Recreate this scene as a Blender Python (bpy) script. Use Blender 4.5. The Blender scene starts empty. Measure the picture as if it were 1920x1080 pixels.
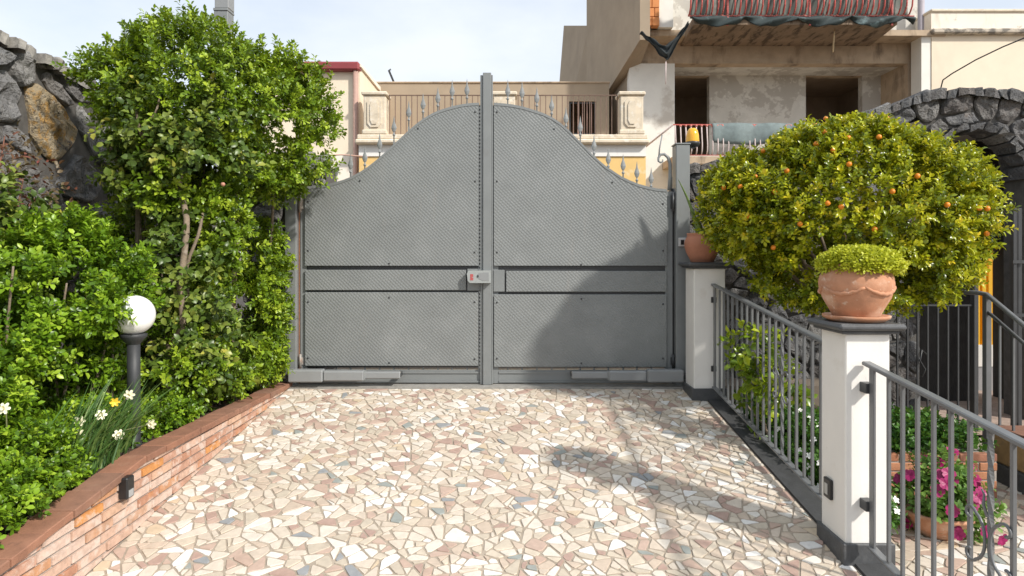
import bpy, math, random
import numpy as np
from mathutils import Vector, noise as mnoise

R = math.radians
random.seed(7)
scene = bpy.context.scene
C = scene.collection

# ------------------------------------------------------------------ camera
F = 1200.0            # focal length in pixels of a 1920 wide picture
CAMZ = 1.17
cam_d = bpy.data.cameras.new('camera')
cam_d.sensor_width = 36.0
cam_d.lens = 36.0 * F / 1920.0
cam_d.shift_y = -60.0 / 1920.0
cam_d.clip_start = 0.05
cam_d.clip_end = 3000
cam = bpy.data.objects.new('camera', cam_d)
C.objects.link(cam)
cam.location = (0, 0, CAMZ)
cam.rotation_euler = (R(90), 0, 0)
scene.camera = cam

# ------------------------------------------------------------------ light
L = Vector((-1.14, 0.92, -1.145)).normalized()      # direction the sunlight travels
S = -L
sun_el = math.asin(S.z)
sun_az = math.atan2(S.x, S.y)                        # clockwise from +Y
w = bpy.data.worlds.new('World')
scene.world = w
w.use_nodes = True
nt = w.node_tree
for n in list(nt.nodes):
    nt.nodes.remove(n)
sky = nt.nodes.new('ShaderNodeTexSky')
sky.sky_type = 'NISHITA'
sky.sun_disc = False
sky.sun_elevation = sun_el
sky.sun_rotation = sun_az
sky.air_density = 1.0
sky.dust_density = 2.0
sky.ozone_density = 1.0
tc = nt.nodes.new('ShaderNodeTexCoord')
mp = nt.nodes.new('ShaderNodeMapping')
mp.inputs['Scale'].default_value = (1.0, 1.0, 2.2)
nz = nt.nodes.new('ShaderNodeTexNoise')
nz.inputs['Scale'].default_value = 2.1
nz.inputs['Detail'].default_value = 7
nz.inputs['Roughness'].default_value = 0.55
cr = nt.nodes.new('ShaderNodeValToRGB')
cr.color_ramp.elements[0].position = 0.38
cr.color_ramp.elements[0].color = (0.66, 0.66, 0.66, 1)
cr.color_ramp.elements[1].position = 0.62
cr.color_ramp.elements[1].color = (0.97, 0.97, 0.97, 1)
mx = nt.nodes.new('ShaderNodeMix')
mx.data_type = 'RGBA'
mx.inputs['B'].default_value = (5.1, 5.4, 5.75, 1)     # thin bright cloud veil
bg = nt.nodes.new('ShaderNodeBackground')
bg.inputs['Strength'].default_value = 0.118
wo = nt.nodes.new('ShaderNodeOutputWorld')
nt.links.new(tc.outputs['Generated'], mp.inputs['Vector'])
nt.links.new(mp.outputs['Vector'], nz.inputs['Vector'])
nt.links.new(nz.outputs['Fac'], cr.inputs['Fac'])
nt.links.new(cr.outputs['Color'], mx.inputs['Factor'])
nt.links.new(sky.outputs['Color'], mx.inputs['A'])
nt.links.new(mx.outputs['Result'], bg.inputs['Color'])
nt.links.new(bg.outputs['Background'], wo.inputs['Surface'])

sl = bpy.data.lights.new('sun', 'SUN')
sl.energy = 2.8
sl.angle = R(2.8)
sl.color = (1.0, 0.95, 0.87)
sun = bpy.data.objects.new('sun', sl)
C.objects.link(sun)
sun.location = (8, -6, 9)
sun.rotation_euler = L.to_track_quat('-Z', 'Y').to_euler()

vs = scene.view_settings
vs.view_transform = 'Standard'
vs.look = 'None'
vs.exposure = 0.70
vs.gamma = 1.0
vs.use_curve_mapping = False

# ------------------------------------------------------------------ helpers
def at(px, py, d):
    """world point at depth d along the photograph's pixel"""
    return Vector(((px - 960) / F * d, d, CAMZ - (py - 480) / F * d))

SL = 140.0 / F
def fl(y):
    return -SL * (5.8 - y)           # driveway height

def tag(o, label=None, cat=None, group=None, kind=None):
    if label: o['label'] = label
    if cat: o['category'] = cat
    if group: o['group'] = group
    if kind: o['kind'] = kind
    return o

def thing(name, label, cat, loc=(0, 0, 0), group=None):
    o = bpy.data.objects.new(name, None)
    o.empty_display_size = 0.1
    o.location = loc
    C.objects.link(o)
    return tag(o, label, cat, group)

def wloc(o):
    v = Vector((0, 0, 0))
    while o is not None:
        v += o.location
        o = o.parent
    return v

def link(name, me, mat=None, parent=None, loc=None, kind=None):
    """mesh me holds coordinates relative to loc (world); loc None = mesh in world coords"""
    o = bpy.data.objects.new(name, me)
    C.objects.link(o)
    if mat is not None and len(me.materials) == 0:
        me.materials.append(mat)
    base = Vector(loc) if loc is not None else Vector((0, 0, 0))
    if parent is not None:
        o.parent = parent
        o.location = base - wloc(parent)
    else:
        o.location = base
    if kind: o['kind'] = kind
    return o

class MB:
    def __init__(s):
        s.v = []; s.f = []; s.sm = []
    def face_block(s, vs_, fs, smooth=False):
        k = len(s.v)
        s.v += [tuple(p) for p in vs_]
        s.f += [tuple(i + k for i in f) for f in fs]
        s.sm += [smooth] * len(fs)
    def box(s, x0, x1, y0, y1, z0, z1):
        if x0 > x1: x0, x1 = x1, x0
        if y0 > y1: y0, y1 = y1, y0
        if z0 > z1: z0, z1 = z1, z0
        s.face_block([(x0,y0,z0),(x1,y0,z0),(x1,y1,z0),(x0,y1,z0),(x0,y0,z1),(x1,y0,z1),(x1,y1,z1),(x0,y1,z1)],
                     [(0,3,2,1),(4,5,6,7),(0,1,5,4),(1,2,6,5),(2,3,7,6),(3,0,4,7)])
        return s
    def bbox(s, x0, x1, y0, y1, z0, z1, b=0.004):
        """box with chamfered edges"""
        X = (x0, x0+b, x1-b, x1); Y = (y0, y0+b, y1-b, y1); Z = (z0, z0+b, z1-b, z1)
        vs_ = []; idx = {}
        def vi(i, j, k):
            if (i,j,k) not in idx:
                idx[(i,j,k)] = len(vs_); vs_.append((X[i],Y[j],Z[k]))
            return idx[(i,j,k)]
        fs = []
        fs.append([vi(1,1,0),vi(1,2,0),vi(2,2,0),vi(2,1,0)]); fs.append([vi(1,1,3),vi(2,1,3),vi(2,2,3),vi(1,2,3)])
        fs.append([vi(1,0,1),vi(2,0,1),vi(2,0,2),vi(1,0,2)]); fs.append([vi(1,3,1),vi(1,3,2),vi(2,3,2),vi(2,3,1)])
        fs.append([vi(0,1,1),vi(0,1,2),vi(0,2,2),vi(0,2,1)]); fs.append([vi(3,1,1),vi(3,2,1),vi(3,2,2),vi(3,1,2)])
        for k,kk in ((0,1),(3,2)):
            fs.append([vi(1,1,k),vi(2,1,k),vi(2,0,kk),vi(1,0,kk)]); fs.append([vi(1,2,k),vi(2,2,k),vi(2,3,kk),vi(1,3,kk)])
            fs.append([vi(1,1,k),vi(1,2,k),vi(0,2,kk),vi(0,1,kk)]); fs.append([vi(2,1,k),vi(2,2,k),vi(3,2,kk),vi(3,1,kk)])
        for j,jj in ((0,1),(3,2)):
            fs.append([vi(1,j,1),vi(1,j,2),vi(0,jj,2),vi(0,jj,1)]); fs.append([vi(2,j,1),vi(2,j,2),vi(3,jj,2),vi(3,jj,1)])
        for i in (1,2):
            for j in (1,2):
                for k in (1,2):
                    fs.append([vi(0 if i==1 else 3,j,k),vi(i,0 if j==1 else 3,k),vi(i,j,0 if k==1 else 3)])
        s.face_block(vs_, fs)
        return s
    def prism(s, poly, axis, a, b):
        """polygon (2d) extruded along axis; axis 'y': (x,z), 'x': (y,z), 'z': (x,y)"""
        n = len(poly)
        def mk(p, t):
            return {'y': (p[0], t, p[1]), 'x': (t, p[0], p[1]), 'z': (p[0], p[1], t)}[axis]
        vs_ = [mk(p, a) for p in poly] + [mk(p, b) for p in poly]
        fs = [tuple(range(n - 1, -1, -1)), tuple(range(n, 2 * n))]
        fs += [(i, (i + 1) % n, n + (i + 1) % n, n + i) for i in range(n)]
        s.face_block(vs_, fs)
        return s
    def tube(s, pts, r, n=8, caps=True, smooth=True, flat=None):
        pts = [Vector(p) for p in pts]
        rs = r if isinstance(r, (list, tuple)) else [r] * len(pts)
        rings = []; up = None
        for i, p in enumerate(pts):
            a = pts[max(i - 1, 0)]; b = pts[min(i + 1, len(pts) - 1)]
            t = (b - a).normalized()
            if up is None:
                up = Vector((0, 0, 1)) if abs(t.z) < 0.9 else Vector((0, 1, 0))
            sd = t.cross(up)
            if sd.length < 1e-5: sd = t.cross(Vector((1, 0, 0)))
            sd.normalize(); up = sd.cross(t).normalized()
            off = math.pi / 4 if n == 4 else 0
            rings.append([p + (sd * math.cos(off + 2 * math.pi * k / n) + up * math.sin(off + 2 * math.pi * k / n)) * rs[i] for k in range(n)])
        vs_ = [q for rg in rings for q in rg]
        fs = []
        for i in range(len(pts) - 1):
            for k in range(n):
                fs.append((i * n + k, i * n + (k + 1) % n, (i + 1) * n + (k + 1) % n, (i + 1) * n + k))
        if caps:
            fs.append(tuple(range(n - 1, -1, -1)))
            fs.append(tuple((len(pts) - 1) * n + k for k in range(n)))
        s.face_block(vs_, fs, smooth and n > 4)
        return s
    def lathe(s, prof, cx=0, cy=0, n=24, smooth=True):
        vs_ = []; fs = []
        for (r, z) in prof:
            for k in range(n):
                a = 2 * math.pi * k / n
                vs_.append((cx + r * math.cos(a), cy + r * math.sin(a), z))
        for i in range(len(prof) - 1):
            for k in range(n):
                fs.append((i * n + k, i * n + (k + 1) % n, (i + 1) * n + (k + 1) % n, (i + 1) * n + k))
        s.face_block(vs_, fs, smooth)
        return s
    def mesh(s, name, org=(0, 0, 0)):
        me = bpy.data.meshes.new(name)
        o = Vector(org)
        me.from_pydata([(v[0] - o.x, v[1] - o.y, v[2] - o.z) for v in s.v], [], s.f)
        me.polygons.foreach_set('use_smooth', s.sm)
        me.update()
        return me
    def build(s, name, mat, parent=None, kind=None, org=None):
        if org is None:
            if parent is not None: org = wloc(parent)
            else: org = (0, 0, 0)
        return link(name, s.mesh(name, org), mat, parent, org, kind)

def boxo(name, mat, parent, *a, kind=None, b=0):
    m = MB()
    (m.bbox(*a, b=b) if b else m.box(*a))
    return m.build(name, mat, parent, kind)

# ---- materials
def ramp(nodes, stops, interp='LINEAR'):
    r = nodes.new('ShaderNodeValToRGB')
    el = r.color_ramp
    el.interpolation = interp
    while len(el.elements) < len(stops): el.elements.new(0.5)
    for e, (p, c) in zip(el.elements, stops):
        e.position = p; e.color = (c[0], c[1], c[2], 1)
    return r

def M(name, col=(.5, .5, .5), rough=.6, var=.15, scale=6, bump=0.0, bscale=40, metal=0.0, spec=.5,
      palette=None, attr=None, stains=(), interp='LINEAR', island=False, detail=5, stretch=(1, 1, 1), bdist=.01):
    m = bpy.data.materials.new(name)
    m.use_nodes = True
    N = m.node_tree.nodes; K = m.node_tree.links
    bs = N['Principled BSDF']
    bs.inputs['Metallic'].default_value = metal
    bs.inputs['Specular IOR Level'].default_value = spec
    geo = N.new('ShaderNodeNewGeometry')
    mpn = N.new('ShaderNodeMapping'); mpn.inputs['Scale'].default_value = stretch
    K.new(geo.outputs['Position'], mpn.inputs['Vector'])
    if palette:
        rp = ramp(N, palette, interp)
        if attr:
            an = N.new('ShaderNodeAttribute'); an.attribute_name = attr
            K.new(an.outputs['Fac'], rp.inputs['Fac'])
        elif island:
            K.new(geo.outputs['Random Per Island'], rp.inputs['Fac'])
        else:
            oi = N.new('ShaderNodeObjectInfo'); K.new(oi.outputs['Random'], rp.inputs['Fac'])
        cur = rp.outputs['Color']
    else:
        rgb = N.new('ShaderNodeRGB'); rgb.outputs[0].default_value = (*col, 1)
        cur = rgb.outputs[0]
    if var:
        t = N.new('ShaderNodeTexNoise'); t.inputs['Scale'].default_value = scale
        t.inputs['Detail'].default_value = detail; t.inputs['Roughness'].default_value = .6
        K.new(mpn.outputs['Vector'], t.inputs['Vector'])
        mr = N.new('ShaderNodeMapRange')
        mr.inputs['From Min'].default_value = .25; mr.inputs['From Max'].default_value = .75
        mr.inputs['To Min'].default_value = 1 - var; mr.inputs['To Max'].default_value = 1 + var
        K.new(t.outputs['Fac'], mr.inputs['Value'])
        vm = N.new('ShaderNodeVectorMath'); vm.operation = 'SCALE'
        K.new(cur, vm.inputs[0]); K.new(mr.outputs['Result'], vm.inputs['Scale'])
        cur = vm.outputs['Vector']
    for k, st in enumerate(stains):
        c, sc_, lo, hi, amt = st[:5]
        t = N.new('ShaderNodeTexNoise'); t.inputs['Scale'].default_value = sc_
        t.inputs['Detail'].default_value = 7; t.inputs['Roughness'].default_value = .62
        mm = N.new('ShaderNodeMapping'); mm.inputs['Location'].default_value = (3.1 * k + 1.7, 2.3 * k, 5.1 * k)
        mm.inputs['Scale'].default_value = st[5] if len(st) > 5 else (1, 1, 1)
        K.new(geo.outputs['Position'], mm.inputs['Vector']); K.new(mm.outputs['Vector'], t.inputs['Vector'])
        mr = N.new('ShaderNodeMapRange')
        mr.inputs['From Min'].default_value = lo; mr.inputs['From Max'].default_value = hi
        mr.inputs['To Min'].default_value = 0; mr.inputs['To Max'].default_value = amt
        K.new(t.outputs['Fac'], mr.inputs['Value'])
        mx_ = N.new('ShaderNodeMix'); mx_.data_type = 'RGBA'
        K.new(mr.outputs['Result'], mx_.inputs['Factor']); K.new(cur, mx_.inputs['A'])
        mx_.inputs['B'].default_value = (*c, 1)
        cur = mx_.outputs['Result']
    K.new(cur, bs.inputs['Base Color'])
    bs.inputs['Roughness'].default_value = rough
    if bump:
        t = N.new('ShaderNodeTexNoise'); t.inputs['Scale'].default_value = bscale
        t.inputs['Detail'].default_value = 6; t.inputs['Roughness'].default_value = .65
        K.new(geo.outputs['Position'], t.inputs['Vector'])
        b = N.new('ShaderNodeBump'); b.inputs['Strength'].default_value = bump; b.inputs['Distance'].default_value = bdist
        K.new(t.outputs['Fac'], b.inputs['Height']); K.new(b.outputs['Normal'], bs.inputs['Normal'])
    return m

def leafmat(name, stops, rough=.38, trans=.3, tcol=(.25, .4, .04)):
    m = bpy.data.materials.new(name); m.use_nodes = True
    N = m.node_tree.nodes; K = m.node_tree.links
    bs = N['Principled BSDF']; out = N['Material Output']
    an = N.new('ShaderNodeAttribute'); an.attribute_name = 'rnd'
    rp = ramp(N, stops)
    K.new(an.outputs['Fac'], rp.inputs['Fac'])
    K.new(rp.outputs['Color'], bs.inputs['Base Color'])
    bs.inputs['Roughness'].default_value = rough
    bs.inputs['Specular IOR Level'].default_value = .38
    tr = N.new('ShaderNodeBsdfTranslucent')
    mc = N.new('ShaderNodeMix'); mc.data_type = 'RGBA'; mc.inputs['Factor'].default_value = .5
    K.new(rp.outputs['Color'], mc.inputs['A']); mc.inputs['B'].default_value = (*tcol, 1)
    K.new(mc.outputs['Result'], tr.inputs['Color'])
    ms = N.new('ShaderNodeMixShader'); ms.inputs['Fac'].default_value = trans
    K.new(bs.outputs['BSDF'], ms.inputs[1]); K.new(tr.outputs['BSDF'], ms.inputs[2])
    K.new(ms.outputs['Shader'], out.inputs['Surface'])
    return m

def treadmat(name, col):
    """pressed chequer sheet: alternate raised lozenges as fine relief"""
    m = M(name, col, rough=.42, var=.10, scale=3, spec=.5, stains=(((.31, .32, .32), 4, .52, .78, .35), ((.27, .25, .23), 7, .60, .74, .35, (1, 1, .12)), ((.42, .42, .41), 26, .69, .74, .5, (1, 1, .5))))
    N = m.node_tree.nodes; K = m.node_tree.links
    bs = N['Principled BSDF']
    geo = N.new('ShaderNodeNewGeometry'); sp = N.new('ShaderNodeSeparateXYZ')
    K.new(geo.outputs['Position'], sp.inputs[0])
    def mth(op, a, b=None, c=None):
        n = N.new('ShaderNodeMath'); n.operation = op
        for i, v in enumerate((a, b, c)):
            if v is None: continue
            if isinstance(v, (int, float)): n.inputs[i].default_value = v
            else: K.new(v, n.inputs[i])
        return n.outputs[0]
    p = 0.034
    u = mth('DIVIDE', mth('ADD', sp.outputs['X'], sp.outputs['Z']), p)
    v = mth('ADD', mth('DIVIDE', mth('SUBTRACT', sp.outputs['X'], sp.outputs['Z']), p * 1.15), mth('MULTIPLY', mth('FLOOR', u), .5))
    b = mth('SUBTRACT', mth('FRACT', u), .5); a = mth('SUBTRACT', mth('FRACT', v), .5)
    e = mth('ADD', mth('POWER', mth('ABSOLUTE', mth('DIVIDE', a, .49)), 4.0), mth('POWER', mth('ABSOLUTE', mth('DIVIDE', b, .34)), 2.0))
    h = mth('MAXIMUM', mth('SUBTRACT', 1.0, e), 0.0)
    bm = N.new('ShaderNodeBump'); bm.inputs['Strength'].default_value = .44; bm.inputs['Distance'].default_value = .004
    K.new(h, bm.inputs['Height']); K.new(bm.outputs['Normal'], bs.inputs['Normal'])
    return m

mt_gate_sheet = treadmat('chequer_sheet', (.203, .215, .214))
mt_gate = M('gate_paint', (.205, .217, .218), rough=.4, var=.08, scale=4, stains=(((.16, .15, .14), 6, .6, .75, .4),))
mt_motor = M('motor_paint', (.25, .26, .265), rough=.4, var=.06, scale=6)
mt_dark = M('dark_iron', (.045, .047, .05), rough=.4, var=.15, scale=10)
mt_black = M('black_plastic', (.015, .015, .016), rough=.4, var=0)
mt_rail = M('rail_paint', (.14, .145, .15), rough=.33, var=.12, scale=8)
mt_finial = M('finial_paint', (.23, .24, .24), rough=.45, var=.15, scale=30)
mt_rust = M('rusty_steel', (.30, .14, .08), rough=.7, var=.3, scale=40, bump=.3)
mt_hinge = M('hinge_steel', (.33, .30, .27), rough=.5, var=.3, scale=40, stains=(((.3, .14, .07), 30, .5, .65, .7),))
mt_red = M('red_print', (.42, .09, .09), rough=.4, var=0)
mt_white = M('white_paint', (.80, .78, .74), rough=.55, var=.04, scale=4, bump=.12, bscale=60,
             stains=(((.55, .47, .38), 5, .60, .80, .45), ((.50, .45, .38), 22, .66, .76, .35)))
mt_slate = M('slate_cap', (.075, .078, .082), rough=.5, var=.25, scale=18, bump=.25, bscale=90, stains=(((.22, .22, .22), 12, .58, .75, .4),))
mt_grout = M('grout', (.37, .31, .245), rough=.9, var=.25, scale=14, bump=.4, bscale=120)
STONE = [(0.0, (.58, .50, .40)), (.10, (.66, .60, .52)), (.20, (.54, .44, .35)), (.29, (.71, .67, .61)), (.37, (.60, .52, .43)),
         (.45, (.52, .45, .36)), (.53, (.64, .56, .47)), (.61, (.77, .75, .72)), (.68, (.58, .49, .40)), (.74, (.50, .37, .30)),
         (.80, (.42, .29, .24)), (.86, (.48, .35, .28)), (.912, (.29, .30, .31)), (.926, (.57, .46, .33)), (.952, (.30, .32, .30)), (.965, (.65, .59, .51))]
mt_stone = M('paving_marble', rough=.55, var=.13, scale=26, palette=STONE, attr='rnd', interp='CONSTANT', bump=.12, bscale=70,
             stains=(((.42, .33, .25), 3.5, .56, .80, .30), ((.50, .42, .34), 45, .60, .80, .30)))
mt_lava = M('lava_stone', rough=.9, var=.38, scale=7, palette=[(0, (.11, .11, .114)), (.4, (.17, .17, .174)), (.7, (.145, .13, .122)), (1, (.23, .226, .22))],
            attr='rnd', bump=1.0, bscale=38, bdist=.05, stains=(((.30, .295, .28), 14, .52, .66, .55), ((.22, .15, .10), 6, .62, .75, .5), ((.025, .025, .026), 45, .56, .64, .7)))
mt_lava2 = M('lightened_lava_stone', rough=.9, var=.34, scale=7, palette=[(0, (.17, .17, .174)), (.4, (.25, .25, .255)), (.7, (.20, .185, .175)), (1, (.31, .305, .295))],
            attr='rnd', bump=1.0, bscale=38, bdist=.05, stains=(((.40, .39, .37), 14, .52, .66, .5), ((.22, .15, .10), 6, .64, .75, .5), ((.05, .05, .05), 45, .57, .65, .7)))  # same rock as the arch, colour lightened for the left wall
mt_lichen = M('lava_stone_lichen', (.10, .095, .095), rough=.95, var=.3, scale=9, bump=1.0, bscale=45, bdist=.05,
              stains=(((.46, .37, .24), 4.5, .41, .46, .95), ((.52, .29, .07), 14, .48, .58, .85), ((.36, .33, .28), 22, .55, .62, .7), ((.08, .07, .06), 42, .58, .64, .8)))
mt_lavamortar = M('lava_mortar', (.10, .094, .087), rough=.95, var=.3, scale=12, bump=.5)
mt_mortar = M('brick_mortar', (.40, .36, .32), rough=.95, var=.25, scale=20, bump=.4, bscale=90)
mt_brick = M('brick', rough=.85, var=.25, scale=25, palette=[(0, (.47, .27, .19)), (.18, (.55, .37, .28)), (.38, (.43, .22, .14)), (.48, (.58, .43, .35)), (.66, (.50, .26, .14)),
             (.74, (.56, .36, .25)), (.85, (.56, .25, .08)), (.95, (.50, .31, .21))], interp='CONSTANT', bump=.35, bscale=70,
             stains=(((.64, .54, .47), 13, .50, .62, .7), ((.56, .24, .09), 9, .60, .67, .5)))
mt_captile = M('cap_tile', rough=.8, var=.22, scale=12, palette=[(0, (.18, .09, .06)), (.5, (.30, .14, .085)), (1, (.23, .125, .085))], bump=.25, bscale=80,
               stains=(((.36, .24, .17), 8, .58, .75, .5), ((.10, .06, .045), 17, .60, .72, .5)))
mt_brick2 = M('old_brick', rough=.9, var=.25, scale=25, palette=[(0, (.33, .13, .07)), (.5, (.42, .19, .10)), (1, (.27, .12, .08))], bump=.3)
mt_soil = M('soil', (.075, .05, .035), rough=1, var=.4, scale=20, bump=1, bscale=40, bdist=.03)
mt_terra = M('terracotta', (.48, .235, .135), rough=.85, var=.2, scale=9, bump=.15, bscale=60, stains=(((.66, .50, .38), 6, .50, .66, .6, (1, 1, 1.6)), ((.30, .16, .10), 13, .58, .70, .5), ((.70, .60, .50), 30, .60, .68, .5)))
mt_globe = M('opal_globe', (.86, .86, .84), rough=.25, var=0, spec=.5)
mt_pole = M('lamp_pole', (.035, .037, .04), rough=.55, var=.2, scale=20)
mt_amber = M('amber_plastic', (.80, .40, .03), rough=.15, var=.1, scale=30)
mt_asphalt = M('asphalt', (.06, .06, .06), rough=.9, var=.2, scale=10, bump=.3)
mt_ground = M('bare_ground', (.16, .13, .10), rough=1, var=.3, scale=2, bump=.4)
mt_conc = M('threshold_concrete', (.30, .29, .27), rough=.85, var=.2, scale=14, bump=.2, bscale=60)
mt_bark = M('bark', (.22, .17, .12), rough=.9, var=.35, scale=30, bump=.6, bscale=60, stains=(((.36, .31, .26), 22, .55, .68, .6),))
mt_twig = M('green_twig', (.12, .13, .05), rough=.7, var=.2, scale=30)

# ---- leaves
def rn(rng, n):
    v = rng.normal(size=(n, 3)); return v / np.linalg.norm(v, axis=1, keepdims=True)
def nrm_(v): return v / np.maximum(np.linalg.norm(v, axis=1, keepdims=True), 1e-9)

def leaf_mesh(name, base, d, up, Ln, Wd, rnd, org=(0, 0, 0), fold=.18, droop=.15, belly=.45):
    d = nrm_(d); side = nrm_(np.cross(d, up)); up = np.cross(side, d)
    Ln = Ln[:, None]; Wd = Wd[:, None]
    b = base - np.array(org)
    f_ = up * Wd * fold * 2
    v0 = b
    v1 = b + d * Ln * .24 + side * Wd * .78 + f_ * .8
    v2 = b + d * Ln * .66 + side * Wd * .86 + f_ - up * Ln * droop * .4
    v3 = b + d * Ln - up * Ln * droop
    v4 = b + d * Ln * .66 - side * Wd * .86 + f_ - up * Ln * droop * .4
    v5 = b + d * Ln * .24 - side * Wd * .78 + f_ * .8
    v6 = b + d * Ln * .45 + up * Ln * .02
    V = np.stack([v0, v1, v2, v3, v4, v5, v6], 1).reshape(-1, 3).astype(np.float32)
    n = len(base)
    T = np.array([[6, 1, 0], [6, 2, 1], [6, 3, 2], [6, 4, 3], [6, 5, 4], [6, 0, 5]])
    Fi = (np.arange(n)[:, None, None] * 7 + T[None]).reshape(-1).astype(np.int32)
    me = bpy.data.meshes.new(name)
    me.vertices.add(n * 7); me.vertices.foreach_set('co', V.ravel())
    me.loops.add(len(Fi)); me.loops.foreach_set('vertex_index', Fi)
    nf = n * 6
    me.polygons.add(nf)
    me.polygons.foreach_set('loop_start', np.arange(0, nf * 3, 3, dtype=np.int32))
    me.polygons.foreach_set('loop_total', np.full(nf, 3, dtype=np.int32))
    a = me.attributes.new('rnd', 'FLOAT', 'FACE')
    a.data.foreach_set('value', np.repeat(rnd, 6).astype(np.float32))
    me.update(calc_edges=True)
    me.validate()
    return me

def sprigs(ells, n, seed, shell=.35, lump=.22, lf=2.2, gap=-1.0, gf=2.0, inner=.5, zmin=None, xmax=None, holes=()):
    """points and outward normals spread through the outer layer of a union of lumpy ellipsoids"""
    rng = np.random.default_rng(seed)
    wt = np.array([e[6] if len(e) > 6 else (e[3] * e[4] + e[4] * e[5] + e[3] * e[5]) for e in ells]); wt = wt / wt.sum()
    P = []; Nn = []
    while len(P) < n:
        m = n
        k = rng.choice(len(ells), m, p=wt)
        u = rn(rng, m)
        rr = 1 - np.abs(rng.normal(size=m)) * shell
        for i in range(m):
            e = ells[k[i]]
            if rr[i] < .1: continue
            q = Vector((e[0], e[1], e[2]))
            lum = 1 + lump * mnoise.noise(Vector(u[i]) * lf + q * 3.7) + lump * .6 * mnoise.noise(Vector(u[i]) * lf * 3 + q)
            p = np.array([e[0] + u[i][0] * e[3] * rr[i] * lum, e[1] + u[i][1] * e[4] * rr[i] * lum, e[2] + u[i][2] * e[5] * rr[i] * lum])
            if zmin is not None and p[2] < zmin: continue
            if xmax is not None and p[0] > xmax(p[1], p[2]): continue
            bad = False
            for j, e2 in enumerate(ells):
                if j != k[i] and ((p[0] - e2[0]) / e2[3]) ** 2 + ((p[1] - e2[1]) / e2[4]) ** 2 + ((p[2] - e2[2]) / e2[5]) ** 2 < inner ** 2:
                    bad = True; break
            if bad: continue
            if any(((p[0] - h[0]) / h[3]) ** 2 + ((p[1] - h[1]) / h[4]) ** 2 + ((p[2] - h[2]) / h[5]) ** 2 < 1 for h in holes) and rng.random() < .85: continue
            if gap > -1 and mnoise.noise(Vector(p) * gf + Vector((seed, 0, 0))) < gap: continue
            P.append(p); Nn.append([u[i][0] / e[3], u[i][1] / e[4], u[i][2] / e[5]])
            if len(P) >= n: break
    return np.array(P), nrm_(np.array(Nn))

def foliage(P, Nn, seed, k, Ls, Ws, spl=.13, up=.35, rand=.6, lean=.5, org=(0, 0, 0), name='crown', hue=.25, fold=.18, droop=.15, jit=.35):
    rng = np.random.default_rng(seed + 11)
    n = len(P)
    d = nrm_(Nn * .7 + np.array([0, 0, up]) + rn(rng, n) * rand)
    ref = rn(rng, n)
    s1 = nrm_(np.cross(d, ref)); s2 = np.cross(d, s1)
    ln = spl * rng.uniform(.6, 1.3, n)
    tone = rng.uniform(0, 1, n)
    B = []; D = []; U = []; LL = []; WW = []; RR = []
    for j in range(k):
        t = (j + .6) / k
        ang = j * 2.4 + rng.uniform(0, .6, n)
        perp = s1 * np.cos(ang)[:, None] + s2 * np.sin(ang)[:, None]
        B.append(P + d * (ln * t)[:, None] + perp * .006)
        D.append(nrm_(d * (lean + .5 * t) + perp * .8 + rn(rng, n) * jit))
        U.append(nrm_(Nn * .5 + d * .4 + np.array([0, 0, .6]) + rn(rng, n) * .5))
        sc_ = rng.uniform(.65, 1.25, n)
        LL.append(Ls * sc_); WW.append(Ws * sc_ * rng.uniform(.8, 1.15, n))
        RR.append(np.clip(tone * (1 - hue) + rng.uniform(0, 1, n) * hue + (t - .5) * .12, 0, 1))
    return leaf_mesh(name, np.concatenate(B), np.concatenate(D), np.concatenate(U), np.concatenate(LL), np.concatenate(WW), np.concatenate(RR), org, fold, droop)

# ---- polygons
def clip(poly, a, b, c):
    """keep a*x+b*y <= c"""
    out = []
    n = len(poly)
    for i in range(n):
        p = poly[i]; q = poly[(i + 1) % n]
        dp = a * p[0] + b * p[1] - c; dq = a * q[0] + b * q[1] - c
        if dp <= 0: out.append(p)
        if (dp < 0 < dq) or (dq < 0 < dp):
            t = dp / (dp - dq)
            out.append((p[0] + (q[0] - p[0]) * t, p[1] + (q[1] - p[1]) * t))
    return out
def area(p):
    return .5 * sum(p[i][0] * p[(i + 1) % len(p)][1] - p[(i + 1) % len(p)][0] * p[i][1] for i in range(len(p)))
def cen(p):
    return (sum(q[0] for q in p) / len(p), sum(q[1] for q in p) / len(p))
def voronoi(x0, x1, y0, y1, cell, rng, jit=.45, asp=1.0):
    nx = max(1, int(round((x1 - x0) / (cell * asp)))); ny = max(1, int(round((y1 - y0) / cell)))
    pts = {}
    for i in range(-3, nx + 3):
        for j in range(-3, ny + 3):
            pts[(i, j)] = (x0 + (i + .5 + (.25 if j % 2 else -.25) + rng.uniform(-jit, jit)) * (x1 - x0) / nx,
                           y0 + (j + .5 + rng.uniform(-jit, jit)) * (y1 - y0) / ny)
    out = []
    for (i, j), p in pts.items():
        if i < -1 or j < -1 or i > nx or j > ny: continue
        poly = [(x0, y0), (x1, y0), (x1, y1), (x0, y1)]
        for di in range(-3, 4):
            for dj in range(-3, 4):
                q = pts.get((i + di, j + dj))
                if q is None or (di == 0 and dj == 0): continue
                a = q[0] - p[0]; b = q[1] - p[1]
                c = (q[0] ** 2 + q[1] ** 2 - p[0] ** 2 - p[1] ** 2) / 2
                poly = clip(poly, a, b, c)
                if len(poly) < 3: break
            if len(poly) < 3: break
        if len(poly) >= 3: out.append(poly)
    return out
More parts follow.
